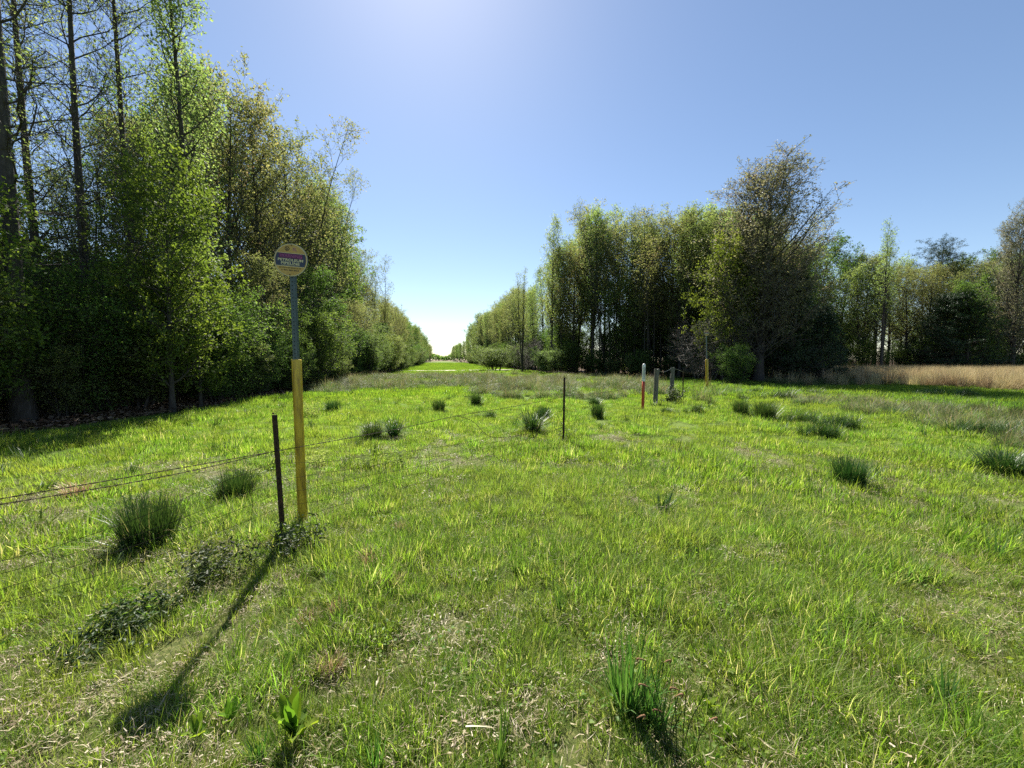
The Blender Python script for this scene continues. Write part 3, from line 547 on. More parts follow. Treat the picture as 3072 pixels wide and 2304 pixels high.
# --- left wood, explicit trees
for i, (u, Y, key, hh, lb) in enumerate([
    (62, 9.6, 'tall_bare_a', 19, 'thickest tall dark trunk with bare limbs at the left picture edge'),
    (145, 13.0, 'tall_bare_b', 20, 'tall dark bare limbed trunk just right of the thickest left trunk'),
    (275, 12.2, 'tall_bare_a', 19, 'third tall bare limbed trunk from the left, above the leafy maple'),
    (425, 13.5, 'tall_bare_b', 20, 'fourth tall slightly curved trunk rising behind the leafy maple crown'),
    (590, 14.6, 'tall_leafy', 19.5, 'tallest thinly leafed tree standing against the sky left of the sign')]):
    tree(key, (u - CU) / FPX * Y, Y, hh, lb, 'tall trees at the left picture edge', width=[1.25, 1, .95, .9, .95][i])
tree('maple_a', -10.3, 11.6, 7.7, 'broad leafy tree with bright green foliage left of the sign', None, name='leafy_tree', width=.74)
tree('maple_b', -11.9, 8.4, 5.9, 'small yellow green leafy tree at the left picture edge', None, name='leafy_tree', width=.75)
tree('maple_b', -10.5, 12.9, 5.0, 'low leafy tree with a bright bough reaching toward the sign', None, name='leafy_tree', width=.95)
# --- left wood, rows
MASS = {}
def rows(edge, specs, tab, side, woodname, skip=None, n_things=3):
    for ri, (off, step, keys, capn, fl, fh) in enumerate(specs):
        j = 0; mass = ri >= n_things
        for p, nn in along(edge, step, .5, start=ri * 1.1):
            q = p + nn * side * (off + random.uniform(-.8, .8))
            if skip and skip(q, ri): continue
            if q.y < -16: continue
            key = random.choice(keys); h = sky_h(q.x, max(q.y, 3), tab, capn) * random.uniform(fl, fh)
            if woodname == 'left wood' and 23 < q.y < 46 and ri >= 1: h *= 1.10
            h = max(h, 4.5)
            if q.y < 14.5 and ri in (1, 2) and woodname == 'left wood': key = 'thin'; h = sky_h(q.x, max(q.y, 3), ([-900, 0, 700], [150, 230, 200]), 17) * random.uniform(.85, 1)
            if mass:
                MASS.setdefault(woodname, []).append((key, q.x, q.y, h)); continue
            lb = '%s, %s in the %s %s row' % (PALE[key], ordn(j), woodname, ['front', 'second', 'third'][ri])
            tree(key, q.x, q.y, h, lb, 'trees of the %s' % woodname, width=random.uniform(.85, 1.15) * (1.0 if h > 8 else 1.3))
            j += 1
L_near = [(-9.8, -13), (-10.8, 0), (-10.6, 8), (-10.4, 11.5), (-10.5, 17.6), (-12, 26), (-14.6, 41), (-18, 60)]
rows(L_near, [(1.6, 3.4, ['green_b', 'oak_a', 'green_a'], 7.5, .7, 1.0), (4.0, 3.4, ['young_a', 'oak_a', 'green_a', 'oak_b', 'thicket'], 17.5, .92, 1.04),
              (7.5, 3.8, ['young_b', 'oak_b', 'young_a', 'thicket'], 18.5, .92, 1.04), (12, 4.4, ['young_b', 'oak_a', 'green_b', 'young_a'], 19, .85, 1.03), (1.8, 3.2, ['understory'], 4.5, .8, 1.0), (5.5, 2.6, ['understory'], 6, .8, 1.0), (9.5, 2.8, ['understory'], 7, .8, 1.0), (15, 3.2, ['understory', 'green_a'], 9, .8, 1.0), (20, 3.2, ['understory', 'green_a'], 10, .8, 1.0)],
     LSKY, 1, 'left wood', skip=lambda q, ri: (ri == 0 and 5.5 < q.y < 15) or (ri > 0 and q.y < (-8 if ri < 3 else -2)))
rows([(-18, 60), (-37, 160)], [(2, 5, ['green_a', 'oak_a', 'young_a'], 16, .85, 1.0), (6.5, 6.5, ['young_b', 'oak_b'], 17, .9, 1.02)], LSKY, 1, 'left wood far flank')
rows([(-37, 160), (-92, 450)], [(3, 12, ['oak_a', 'young_a', 'green_b'], 18, .8, 1.0)], LSKY, 1, 'left wood distant flank')
# --- right wood
R_front = [(4.8, 46), (9.4, 41), (15, 33), (18.5, 29.5), (22, 30)]
rows(R_front, [(1.2, 2.6, ['oak_a', 'young_a', 'thicket', 'young_b', 'thicket'], 19, .84, 1.0), (3.8, 2.4, ['oak_a', 'oak_b', 'thicket', 'young_b'], 20, .95, 1.04), (7.5, 3.0, ['young_b', 'oak_b', 'young_a'], 20, .9, 1.03), (5.5, 2.6, ['understory'], 6.5, .8, 1.0), (10, 2.8, ['understory', 'green_a'], 8.5, .8, 1.0), (13, 4.0, ['green_a', 'oak_b', 'young_a'], 21, .8, 1.0), (18, 3.2, ['green_a', 'understory', 'green_b'], 11, .8, 1.0)],
     RSKY, 1, 'right wood')
rows([(-17.4, 160), (-6, 100), (1.4, 60), (4.8, 46)], [(2, 4.6, ['young_a', 'young_b', 'oak_b'], 20, .85, 1.0), (6.5, 5.5, ['young_b', 'young_a', 'oak_a'], 20, .9, 1.02), (5, 4, ['understory'], 7, .8, 1.0)], RSKY, 1, 'right wood clearing flank')
rows([(-72, 450), (-17.4, 160)], [(3, 12, ['oak_a', 'young_a', 'green_b'], 20, .8, 1.0)], RSKY, 1, 'right wood distant flank')
rows([(22, 30), (25.5, 37), (36, 45), (52, 48), (78, 48)], [(1.5, 3.6, ['oak_a', 'green_a', 'young_a', 'oak_b'], 15, .75, .98), (4.5, 3.6, ['oak_b', 'young_b', 'green_b', 'oak_a'], 18, .88, 1.0), (9, 4.6, ['oak_a', 'young_a', 'green_a'], 19, .85, 1.0), (6.5, 3.0, ['understory', 'green_a'], 7.5, .8, 1.0), (13, 3.4, ['understory', 'green_b'], 10, .8, 1.0)],
     RSKY, 1, 'far right wood')
for wn_, lst in MASS.items():
    keys = sorted(set(t[0] for t in lst)); protos = [m_ for k_ in keys for m_ in SP[k_][:2]]; P, rt, sc, wh = [], [], [], []
    for k_, x_, y_, h_ in lst:
        rz = random.random() * 6.28
        for q in (0, 1): P.append((x_, y_, H(x_, y_))); rt.append((0, 0, rz)); sc.append(h_ / SP[k_][2]); wh.append(keys.index(k_) * 2 + q)
    tag(scatter('%s_interior' % wn_.replace(' ', '_'), P, rt, sc, wh, protos), 'dense trees and undergrowth filling the inside of the %s' % wn_, 'undergrowth', kind='stuff')
big = tree('wide_vase', 18.3, 28.5, 15.9, 'tallest wide crowned tree with fine grey twigs at the right wood corner', None, name='vase_shaped_tree', width=1.75)
tree('cedar', 23.6, 29.5, 5.6, 'dark green cedar bulging from the foot of the tall twiggy tree', 'dark cedars', name='cedar_tree', width=1.15)
tree('cedar', 21.2, 29.2, 8.5, 'taller dark cedar close behind the tall twiggy tree', 'dark cedars', name='cedar_tree', width=.95)
tree('maple_a', 15.6, 28.6, top_height(28.6, 700), 'leafy bright green tree left of the tall twiggy tree', None, name='leafy_tree', width=.75)
tree('pine', (2815 - CU) / FPX * 54, 54, top_height(54, 712), 'dark round topped pine above the far right treeline', None, name='pine_tree', width=1.25)
tree('green_b', (2900 - CU) / FPX * 43.5, 43.5, top_height(43.5, 830), 'dark dense rounded tree in front of the far right treeline', None, name='dense_tree', width=1.25)
tree('cedar', (2850 - CU) / FPX * 44.5, 44.5, top_height(44.5, 880), 'dark evergreen beside the rounded tree in the far right treeline', 'dark cedars', name='cedar_tree', width=1.6)
tree('wide_vase', (3035 - CU) / FPX * 44, 44, top_height(44, 615), 'tall open branched tree at the right picture edge', None, name='open_tree', width=.9)
tree('slender', (2640 - CU) / FPX * 44, 44, top_height(44, 668), 'slender twiggy tree rising above the far right treeline', None, name='slender_tree', width=.8)
tree('slender', (1568 - CU) / FPX * 48, 48, top_height(48, 806), 'slender three stemmed tree standing alone at the clearing corner', None, name='slender_tree', width=.72)
tree('young_b', (1655 - CU) / FPX * 47, 47, top_height(47, 640), 'tall narrow pale green tree beside the slender corner tree', None, name='slender_tree', width=.7)

# --- bushes along the wood edges
BL = {'bush_a': 'rounded light green bush', 'bush_b': 'rounded dark green bush', 'bare_bush': 'leafless pinkish twiggy bush'}
def bushes(edge, side, off, step, keys, lo, hi, where, skip=None):
    for j, (p, nn) in enumerate(along(edge, step, .6)):
        q = p + nn * side * (off + random.uniform(-.7, .7))
        if skip and skip(q): continue
        k = random.choice(keys)
        tree(k, q.x, q.y, random.uniform(lo, hi) * (3.2 if k == 'bush_a' else 4.0), '%s, %s of those %s' % (BL[k], ordn(j), where), 'bushes ' + where, name='bush', cat='bush', width=random.uniform(.9, 1.3))
bushes(L_near[2:], 1, .9, 1.9, ['bush_b', 'bush_b', 'bush_a'], .55, 1.15, 'at the foot of the left wood', skip=lambda q: q.y < 9)
bushes([(-14, 38), (-18, 60), (-37, 160)], 1, 0.4, 3.4, ['bush_a', 'bush_a', 'bush_b'], .9, 1.6, 'beyond the sign along the clearing')
bushes(R_front, 1, .6, 2.3, ['bush_b', 'bush_b', 'bush_a'], .45, .95, 'at the foot of the right wood')
bushes([(1.8, 60), (-6, 100), (-17.4, 160)], -1, .3, 3.6, ['bush_a', 'bush_a', 'bush_b'], .9, 1.5, 'on the right flank of the clearing')
bushes([(24, 33), (25.5, 37), (36, 45), (52, 48), (78, 48)], 1, .5, 2.8, ['bush_b', 'bush_b', 'bush_a'], .6, 1.1, 'at the foot of the far right wood')
tree('bare_bush', 14.4, 29.0, 4.6, 'leafless pinkish grey twiggy bush behind the far yellow marker', None, name='bare_bush', cat='bush', width=1.5)
tree('bare_bush', 1.6, 50, 4.2, 'leafless greyish bush beside the slender corner tree', None, name='bare_bush', cat='bush', width=1.3)
tree('bush_b', 14.9, 25.4, 2.6, 'low green sapling bush right of the far yellow marker', None, name='sapling', cat='bush', width=1.25)
tree('bush_a', -2.6, 57.5, 3.6, 'largest round light green bush beside the pale sand path', None, name='bush', cat='bush', width=1.7)
tree('bush_a', 4.3, 44.2, 3.0, 'yellow green bush at the near corner of the right wood', None, name='bush', cat='bush', width=1.5)
# faint far wood closing the view
g = np.random.default_rng(90); n = 9000
fx = -330 + g.random(n) * 480; fh = (vnoise(fx, fx * 0, 18, 91) * 8 + 7) * (g.random(n) ** .6); fy = 800 + g.random(n) * 30
Vf, Ff, rf = leaf_arrays(np.stack([fx, fy, fh], 1), 3.2, 3.0, g, .2)
o = link('distant_wood', mesh_from('distant_wood', Vf, [Ff], [M['green']], rnd=rf)); tag(o, 'faint bluish wood closing the far end of the clearing', 'wood', kind='stuff')
print('TREES', TREE_N)

# ------------------------------------------------------------------ fence
P1 = Vector(at(847, 1597)); P2 = Vector(at(1690, 1325)); P0 = P1 - (P2 - P1) * .98
W1 = Vector(at(1965, 1222)); W2 = Vector(at(2013, 1207)); P3 = Vector(at(2048, 1198)); P4 = Vector(at(2130, 1163)); P5 = Vector(at(2173, 1150)); P6 = Vector(at(2211, 1144))
fence = empty('wire_fence', (P1.x, P1.y, 0)); tag(fence, 'sagging rusty wire fence on thin steel posts running away to the right', 'fence')
def fl(p, z=0): return np.array([p[0] - P1.x, p[1] - P1.y, z])
def steel_post(p, h, lean=(0, 0), w=.04):
    # T section: flange, web and studs
    z0 = H(p.x, p.y) - .25; parts = [box(0, 0, h / 2 - .12, w, .006, h + .26), box(0, .02, h / 2 - .12, .006, .034, h + .255)]
    for k in range(int(h / .055)): parts.append(box(0, -.0075, .12 + k * .055, .014, .008, .014))
    V, F = merge(parts); o = link('steel_post', mesh_from('steel_post', V, F, [M['rust']]), fence, (p.x - P1.x, p.y - P1.y, H(p.x, p.y)))
    o.rotation_euler = (lean[0], lean[1], -.15); return o
steel_post(P0, 1.2); steel_post(P1, 1.14, (0, -.035)); steel_post(P2, 1.25, (0, .01)); steel_post(P3, 1.12, (0, 0)); steel_post(P4, 1.15); steel_post(P5, 1.2); steel_post(P6, 1.2)
def round_post(p, h, r, lean, seed):
    g = np.random.default_rng(seed); k = 9; zs = np.linspace(-.3, h, k); P = np.stack([g.normal(0, .004, k), g.normal(0, .004, k), zs], 1)[None]; Rr = (r * (1 + g.normal(0, .05, k)))[None]
    V, F = tubes(P, Rr, 14); V = V.copy(); Vr = V.reshape(k, 14, 3); Vr[:, :, :2] *= (1 + .07 * np.sin(np.arange(14) * 3.1 + seed))[None, :, None]; Vr[-1, :, 2] += .02 * np.sin(np.arange(14) * 1.7)
    top = np.array([list(range((k - 1) * 14, k * 14))]); o = link('wooden_post', mesh_from('wooden_post', V, [F, top], [M['post_wood']]), fence, (p.x - P1.x, p.y - P1.y, H(p.x, p.y)))
    o.rotation_euler = (lean[0], lean[1], 0); return o
o = round_post(W1, 1.24, .075, (0, .03), 3); o['label'] = 'nearer weathered grey wooden post beside the red marker'
o = round_post(W2, 1.27, .075, (.02, .02), 4); o['label'] = 'farther weathered grey wooden post with dark weeds at its foot'
def wire(name, pts, r, mat='wire', n=60, sides=5):
    P = bez(pts, n)[None]; V, F = tubes(P, np.full((1, n), r), sides); return link(name, mesh_from(name, V, [F], [M[mat]]), fence)
def gz_(p, z): return fl(p, H(p[0], p[1]) + z)
def lerp(a, b, t): return Vector((a[0] + (b[0] - a[0]) * t, a[1] + (b[1] - a[1]) * t))
def barbed(pts, n=220, barb=.125, r=.0021, mat='wire'):
    c = bez(pts, n); ln = np.concatenate([[0], np.cumsum(np.linalg.norm(np.diff(c, axis=0), axis=1))]); parts = []
    N_ = max(40, int(ln[-1] / .012)); s = np.linspace(0, ln[-1], N_); cc = np.stack([np.interp(s, ln, c[:, i]) for i in range(3)], 1)
    d = cc[-1] - cc[0]; d /= np.linalg.norm(d); a_ = np.cross(d, [0, 0, 1.]); a_ /= np.linalg.norm(a_); b_ = np.cross(d, a_)
    for ph in (0, math.pi):
        q = s / .035 * 2 + ph; P = cc + (a_ * np.cos(q)[:, None] + b_ * np.sin(q)[:, None]) * r * 1.1; parts.append(tubes(P[None], np.full((1, N_), r), 4))
    for k in range(int(ln[-1] / barb)):
        p = np.array([np.interp(k * barb + .05, s, cc[:, i]) for i in range(3)])
        for t in range(2):
            dr = rng.normal(0, 1, 3); dr -= d * np.dot(dr, d) * .7; dr /= np.linalg.norm(dr); parts.append(tubes(np.stack([p - dr * .014, p, p + dr * .014])[None], np.array([[.0006, .0017, .0006]]), 3))
    V, F = merge(parts); return link('barbed_wire', mesh_from('barbed_wire', V, F, [M[mat]]), fence)
barbed([gz_(P0, .84), gz_(lerp(P0, P1, .3), .81), gz_(lerp(P0, P1, .65), .80), gz_(P1, .82)])
barbed([gz_(P0, .80), gz_(lerp(P0, P1, .4), .775), gz_(lerp(P0, P1, .8), .79), gz_(P1, .825)])
barbed([gz_(P1, .82), gz_(lerp(P1, P2, .25), .81), gz_(lerp(P1, P2, .44), .84), gz_(lerp(P1, P2, .7), .83), gz_(P2, .88)])
barbed([gz_(lerp(P1, P2, .44), .84), gz_(lerp(P1, P2, .5), .72), gz_(lerp(P1, P2, .58), .42), gz_(lerp(P1, P2, .72), .33)], n=80)
barbed([gz_(W1, 1.2), gz_(lerp(W1, W2, .5), 1.14), gz_(W2, 1.24)], mat='wire_pale', r=.0035)
barbed([gz_(W2, 1.24), gz_(lerp(W2, P3, .6), 1.16), gz_(P3, 1.08)], mat='wire_pale', r=.003)
barbed([gz_(P3, 1.05), gz_(lerp(P3, P4, .5), .95), gz_(P4, 1.1), gz_(P5, 1.1), gz_(P6, 1.1)], mat='wire', r=.003)
barbed([gz_(P2, .9), gz_(lerp(P2, W1, .5), .78), gz_(W1, 1.1)], r=.0022)
hA = [.70, .55, .42, .27, .12]
def woven(a, b, ka, kb, sag, seed):
    g = np.random.default_rng(seed); lines = []
    for i, z in enumerate(hA):
        pts = []
        for t in np.linspace(0, 1, 12):
            p = lerp(a, b, t); zz = z * (ka * (1 - t) + kb * t) - sag * z * 1.2 * math.sin(t * math.pi) + g.normal(0, .012)
            q = gz_(p, max(zz, .03)); q[:2] += g.normal(0, .015, 2) + np.array([.6, -.78]) * 0; pts.append(q)
        wire('line_wire', pts, .0019); lines.append(bez(pts, 60))
    ln = (b - a).length; n = int(ln / .24)
    for k in range(n):
        t = (k + .5 + g.normal(0, .12)) / n
        if g.random() < .18: continue
        i0 = 0 if g.random() < .7 else 1; i1 = 5 if g.random() < .75 else 4
        pts = []
        for i in range(i0, i1):
            q = lines[i][int(np.clip(t, 0, .99) * 59)].copy(); pts.append(q)
            if i < i1 - 1:
                m_ = (q + lines[i + 1][int(np.clip(t, 0, .99) * 59)]) / 2; m_[:2] += g.normal(0, .022, 2); pts.append(m_)
        wire('stay_wire', pts, .0021, n=14, sides=4)
woven(P0, P1, .8, 1.0, .30, 1); woven(P1, P2, 1.0, .62, .16, 2)

# ------------------------------------------------------------------ pipeline markers
def text(name, body, size, mat, parent, loc, bold=0.0, width=None):
    cu = bpy.data.curves.new(name, 'FONT'); cu.body = body; cu.size = size; cu.align_x = 'CENTER'; cu.align_y = 'CENTER'; cu.offset = bold; cu.resolution_u = 3
    tmp = bpy.data.objects.new(name, cu); col.objects.link(tmp); bpy.context.view_layer.update()
    me = bpy.data.meshes.new_from_object(tmp); bpy.data.objects.remove(tmp)
    n = len(me.vertices); co = np.empty(n * 3, np.float32); me.vertices.foreach_get('co', co); co = co.reshape(-1, 3)
    co[:, 0] -= (co[:, 0].min() + co[:, 0].max()) / 2; co[:, 1] -= (co[:, 1].min() + co[:, 1].max()) / 2
    if width: co[:, 0] *= width / (co[:, 0].max() - co[:, 0].min())
    me.vertices.foreach_set('co', co.ravel()); me.materials.clear(); me.materials.append(mat); me.update()
    o = link(name, me, parent, loc); o.rotation_euler = (R_(90), 0, 0); return o
def disc(name, r, y0, y1, mat, parent, n=48, rim=None):
    a = np.arange(n) / n * 2 * math.pi; V = np.concatenate([np.stack([r * np.cos(a), np.full(n, y0), r * np.sin(a)], 1), np.stack([r * np.cos(a), np.full(n, y1), r * np.sin(a)], 1)])
    i = np.arange(n); F = np.stack([i, np.roll(i, -1), np.roll(i, -1) + n, i + n], 1)
    return link(name, mesh_from(name, V, [F, i[None, :], (i + n)[None, ::-1]], [mat]), parent)
def marker(p, sleeve_h, pole_h, lean, label, roll=0, r=.15, sleeve_r=.044):
    ro = empty('pipeline_marker', (p[0], p[1], H(p[0], p[1])), (lean[0], lean[1], 0)); tag(ro, label, 'marker post', 'yellow pipeline markers')
    zs = np.array([-.3, .4, .8, 1.2, sleeve_h - .012, sleeve_h, sleeve_h, sleeve_h]); rr = np.array([1, 1, .985, .99, 1, .96, .75, .7]) * sleeve_r
    P = np.stack([0 * zs, 0 * zs, zs], 1)[None]; P[0, -1, 2] -= .05; P[0, -2, 2] += .0005
    V, F = tubes(P, rr[None], 22); link('sleeve', mesh_from('sleeve', V, [F], [M['yellow']], smooth=True), ro)
    # square perforated steel pole
    w = .042; t0 = sleeve_h - .15; parts = [box(0, 0, (t0 + pole_h) / 2, w, w, pole_h - t0)]
    V, F = merge(parts); pole = link('pole', mesh_from('pole', V, F, [M['grey_pole']]), ro)
    z = sleeve_h + .02; hv = []; 
    while z < pole_h - .03:
        a = np.arange(8) / 8 * 2 * math.pi; hv.append((np.stack([.0055 * np.cos(a), np.full(8, -w / 2 - .0008), z + .0055 * np.sin(a)], 1), np.arange(8)[None, :])); z += .0254 * 1.5
    V, F = merge(hv); link('pole_hole', mesh_from('pole_hole', V, [np.concatenate(F)], [M['hole']]), pole)
    sg = empty('sign', (0, -.03, pole_h - r * .93)); sg.parent = ro; sg.rotation_euler = (0, roll, R_(4))
    disc('sign_plate', r + .006, 0, .004, M['sign_back'], sg)
    disc('sign_rim', r + .001, -.0012, -.0002, M['sign_cream'], sg)
    disc('sign_face', r - .004, -.0026, -.0014, M['sign_yellow'], sg)
    rb = r - .009; b0, b1 = -.40 * r, .42 * r
    ang = np.linspace(math.asin(b0 / rb), math.asin(b1 / rb), 10); pr = [(rb * math.cos(a), rb * math.sin(a)) for a in ang]; pl = [(-x_, z_) for x_, z_ in pr[::-1]]
    pts = pr + pl; V = np.array([[x_, -.0034, z_] for x_, z_ in pts]); link('navy_band', mesh_from('navy_band', V, [np.arange(len(pts))[None, :]], [M['sign_navy']]), sg)
    for zz, hw in ((b0, math.sqrt(rb ** 2 - b0 ** 2)), (b1, math.sqrt(rb ** 2 - b1 ** 2))):
        V, F = box(0, -.0042, zz, 2 * hw, .0006, .0035); link('band_line', mesh_from('band_line', V, [F], [M['sign_cream']]), sg)
    V, F = box(0, -.0042, .245 * r, 1.46 * r, .0006, .30 * r); link('warning_panel', mesh_from('warning_panel', V, [F], [noise_purple]), sg)
    text('lettering', 'WARNING', .30 * r, M['sign_purple'], sg, (0, -.0052, .245 * r), bold=.0006, width=1.36 * r)
    text('lettering', 'PETROLEUM', .225 * r, M['sign_cream'], sg, (0, -.0048, -.01 * r), bold=.0005, width=1.54 * r)
    text('lettering', 'PIPELINE', .225 * r, M['sign_cream'], sg, (0, -.0048, -.215 * r), bold=.0005, width=1.14 * r)
    V, F = box(0, -.0042, -.335 * r, 1.1 * r, .0006, .0018); link('band_line', mesh_from('band_line', V, [F], [M['sign_cream']]), sg)
    text('lettering', 'ENTERPRISE PRODUCTS', .10 * r, M['black'], sg, (0, -.0038, -.50 * r), bold=.0002, width=1.34 * r)
    parts = []
    for k in range(14):
        if k in (1, 5, 9): parts.append(box(-.5 * r + k * .077 * r, -.0032, -.645 * r, .03 * r, .0006, .02 * r))
        else: parts.append(box(-.5 * r + k * .077 * r, -.0032, -.645 * r, .045 * r, .0006, .085 * r))
    V, F = merge(parts); link('small_print', mesh_from('small_print', V, F, [M['black']]), sg)
    # no-digging emblem: ring with a slash over a shovel, and a small digger emblem
    a = np.arange(24) / 24 * 2 * math.pi; cx, cz = -.25 * r, .69 * r
    ri, ro_ = .105 * r, .145 * r
    V = np.concatenate([np.stack([cx + q * np.cos(a), np.full(24, -.0034), cz + q * np.sin(a)], 1) for q in (ri, ro_)]); i = np.arange(24); F = np.stack([i, np.roll(i, -1), np.roll(i, -1) + 24, i + 24], 1)
    link('emblem_ring', mesh_from('emblem_ring', V, [F], [M['black']]), sg)
    def bar(cx, cz, l, w_, an, y=-.0036):
        c, s = math.cos(an), math.sin(an); q = [(-l, -w_), (l, -w_), (l, w_), (-l, w_)]
        return np.array([[cx + x_ * c - z_ * s, y, cz + x_ * s + z_ * c] for x_, z_ in q]), np.array([[0, 1, 2, 3]])
    V, F = merge([bar(cx, cz, .12 * r, .018 * r, -.8), bar(cx, cz, .08 * r, .012 * r, .9, -.0032), bar(cx - .04 * r, cz - .05 * r, .03 * r, .03 * r, .9, -.003), bar(cx + .05 * r, cz - .04 * r, .025 * r, .02 * r, .2, -.0028)])
    link('emblem', mesh_from('emblem', V, F, [M['black']]), sg)
    cx = .22 * r
    V, F = merge([bar(cx - .02 * r, cz + .06 * r, .09 * r, .012 * r, 0), bar(cx - .02 * r, cz, .075 * r, .012 * r, 0, -.0034), bar(cx - .09 * r, cz + .02 * r, .05 * r, .012 * r, 1.57, -.003), bar(cx + .03 * r, cz - .03 * r, .07 * r, .012 * r, -.9, -.0028), bar(cx, cz - .1 * r, .13 * r, .012 * r, -.15, -.0032)])
    link('emblem', mesh_from('emblem', V, F, [M['sign_purple']]), sg)
    for zz in (.93, -.93):
        disc_b = disc('bolt', .006, -.0065, -.003, M['rust'], sg, n=8); disc_b.location = (0, 0, zz * r)
    return ro
noise_purple = noise_mat('warning_panel', [(.3, (.08, .015, .06)), (.7, (.13, .025, .09))], scale=14, rough=.4, bump=0)
mp1 = at(908, 1560)
marker(mp1, 1.605 - H(*mp1), 2.69 - H(*mp1), (0, -.004), 'yellow sleeved marker post with round PETROLEUM PIPELINE sign beside the near steel post', roll=R_(5))
mp2 = at(2122, 1168)
marker(mp2, 1.64, 3.2, (0, -.05), 'distant leaning yellow marker post at the foot of the right wood', roll=0, sleeve_r=.075)
# white and red flexible marker
c = at(1928, 1237); ro = empty('utility_marker', (c[0], c[1], H(*c)), (0, .008, 0)); tag(ro, 'slim white topped red marker post left of the wooden posts', 'marker post')
def flat_tube(name, zs, ws, ds, mat, parent):
    k = len(zs); a = np.arange(16) / 16 * 2 * math.pi; V = np.concatenate([np.stack([w * np.cos(a), d * np.sin(a), np.full(16, z)], 1) for z, w, d in zip(zs, ws, ds)])
    idx = np.arange(k * 16).reshape(k, 16); A = idx[:-1]; Bn = np.roll(A, -1, 1); D = idx[1:]; Cn = np.roll(D, -1, 1); F = np.stack([A, Bn, Cn, D], 2).reshape(-1, 4)
    return link(name, mesh_from(name, V, [F, idx[-1][None, :]], [mat], smooth=True), parent)
flat_tube('post_body', [-.25, .3, .6, .90], [.045] * 4, [.04] * 4, M['orange'], ro)
cap = flat_tube('post_cap', [.88, 1.1, 1.32, 1.37, 1.40, 1.415], [.048, .048, .048, .046, .036, .018], [.043, .043, .043, .041, .032, .016], M['white_cap'], ro)
parts = []
g = np.random.default_rng(4)
for k in range(15): parts.append(box(.012 + g.normal(0, .002), -.0442, 1.30 - k * .024, .022 if k % 4 else .03, .001, .013))
for k in range(13): parts.append(box(-.024, -.0405, 1.27 - k * .026, .009, .001, .013))
V, F = merge(parts); link('small_print', mesh_from('small_print', V, F, [M['black']]), cap)
V, F = box(.014, -.0436, 1.27, .02, .001, .07); link('warning_stripe', mesh_from('warning_stripe', V, [F], [M['black']]), cap)

# ------------------------------------------------------------------ tussocks, sprays, weeds (each one a thing)
tus = [blade_mesh('tussock_blades', M['rush'], dict(n=620, base_r=.13, h=.4, w=.007, lean=[.22, .3, .5, .4][s], curl=[.12, .2, .7, .3][s], segs=3, seed=s + 900, h_var=.22), dict(n=[60, 80, 150, 150][s], base_r=.17, h=.34, w=.007, lean=.9, curl=.9, segs=3, seed=s + 915, h_var=.5), dict(n=60, base_r=.16, h=.4, w=.006, lean=1.0, curl=.6, segs=3, seed=s + 930, rmap=(.7, 1))) for s in range(4)]
arch = [blade_mesh('arching_blades', M['rush'], dict(n=300, base_r=.1, h=.5, w=.014, lean=.55, curl=.8, segs=4, seed=s + 950)) for s in range(3)]
M['spray'] = leaf_mat('spray_blades', [(0, (.05, .11, .025)), (.7, (.09, .17, .035)), (.95, (.14, .22, .06)), (1, (.4, .34, .2))], trans=.4, tint=(1.35, 1.4, .75), rough=.45, spec=.3, var=.15)
spray = [blade_mesh('spray_blades', M['spray'], dict(n=17, base_r=.05, h=.38, w=.022, lean=.4, curl=.3, segs=4, seed=s + 970), dict(n=12, base_r=.08, h=.24, w=.018, lean=.6, curl=.5, segs=3, seed=s + 980)) for s in range(4)]
bright = [blade_mesh('bright_spray_blades', M['weed'], dict(n=60, base_r=.07, h=.3, w=.009, lean=.5, curl=.6, segs=4, seed=s + 990)) for s in range(3)]
wide = []
for s_ in range(3):
    g_ = np.random.default_rng(s_ + 60); sets = []
    wv, wf1, wf2, wr, wt, off_ = [], [], [], [], [], 0
    for q_ in range(6):
        V_, F_, r_, t_ = blades(n=150, base_r=.12, h=.2 + .18 * g_.random(), w=.008, lean=.6, curl=.9, segs=3, seed=s_ * 10 + q_, h_var=.4)
        V_ = V_ + np.array([g_.uniform(-.42, .42), g_.uniform(-.2, .2), 0]); wv.append(V_); wf1.append(F_[0] + off_); wf2.append(F_[1] + off_); wr.append(r_); wt.append(t_); off_ += len(V_)
    wide.append(mesh_from('wide_tussock_blades', np.concatenate(wv), [np.concatenate(wf1), np.concatenate(wf2)], [M['rush']], rnd=np.concatenate(wr), tt=np.concatenate(wt)))
def clump(me, u, v, wpx, hpx, label, name='tussock', cat='tussock', group='rush tussocks in the meadow', nat=(.5, .4)):
    """u, v base centre; size in photo pixels"""
    x, y = at(u, v); d = y; w = px(wpx, d * cp + CAM_H * sp_) / nat[0]; h = (top_height(d, v - hpx)) / nat[1]
    turn = random.random() * 6.28
    if name == 'tussock' and wpx / hpx > 1.75: me = wide[int(u) % 3]; w *= nat[0] / 1.0; h *= nat[1] / .33; turn = random.uniform(-.3, .3)
    o = link(name, me, None, (x, y, H(x, y) - .01)); o.scale = (w, w, h); o.rotation_euler = (0, 0, turn)
    return tag(o, label, cat, group)
k = 3072 / 2212
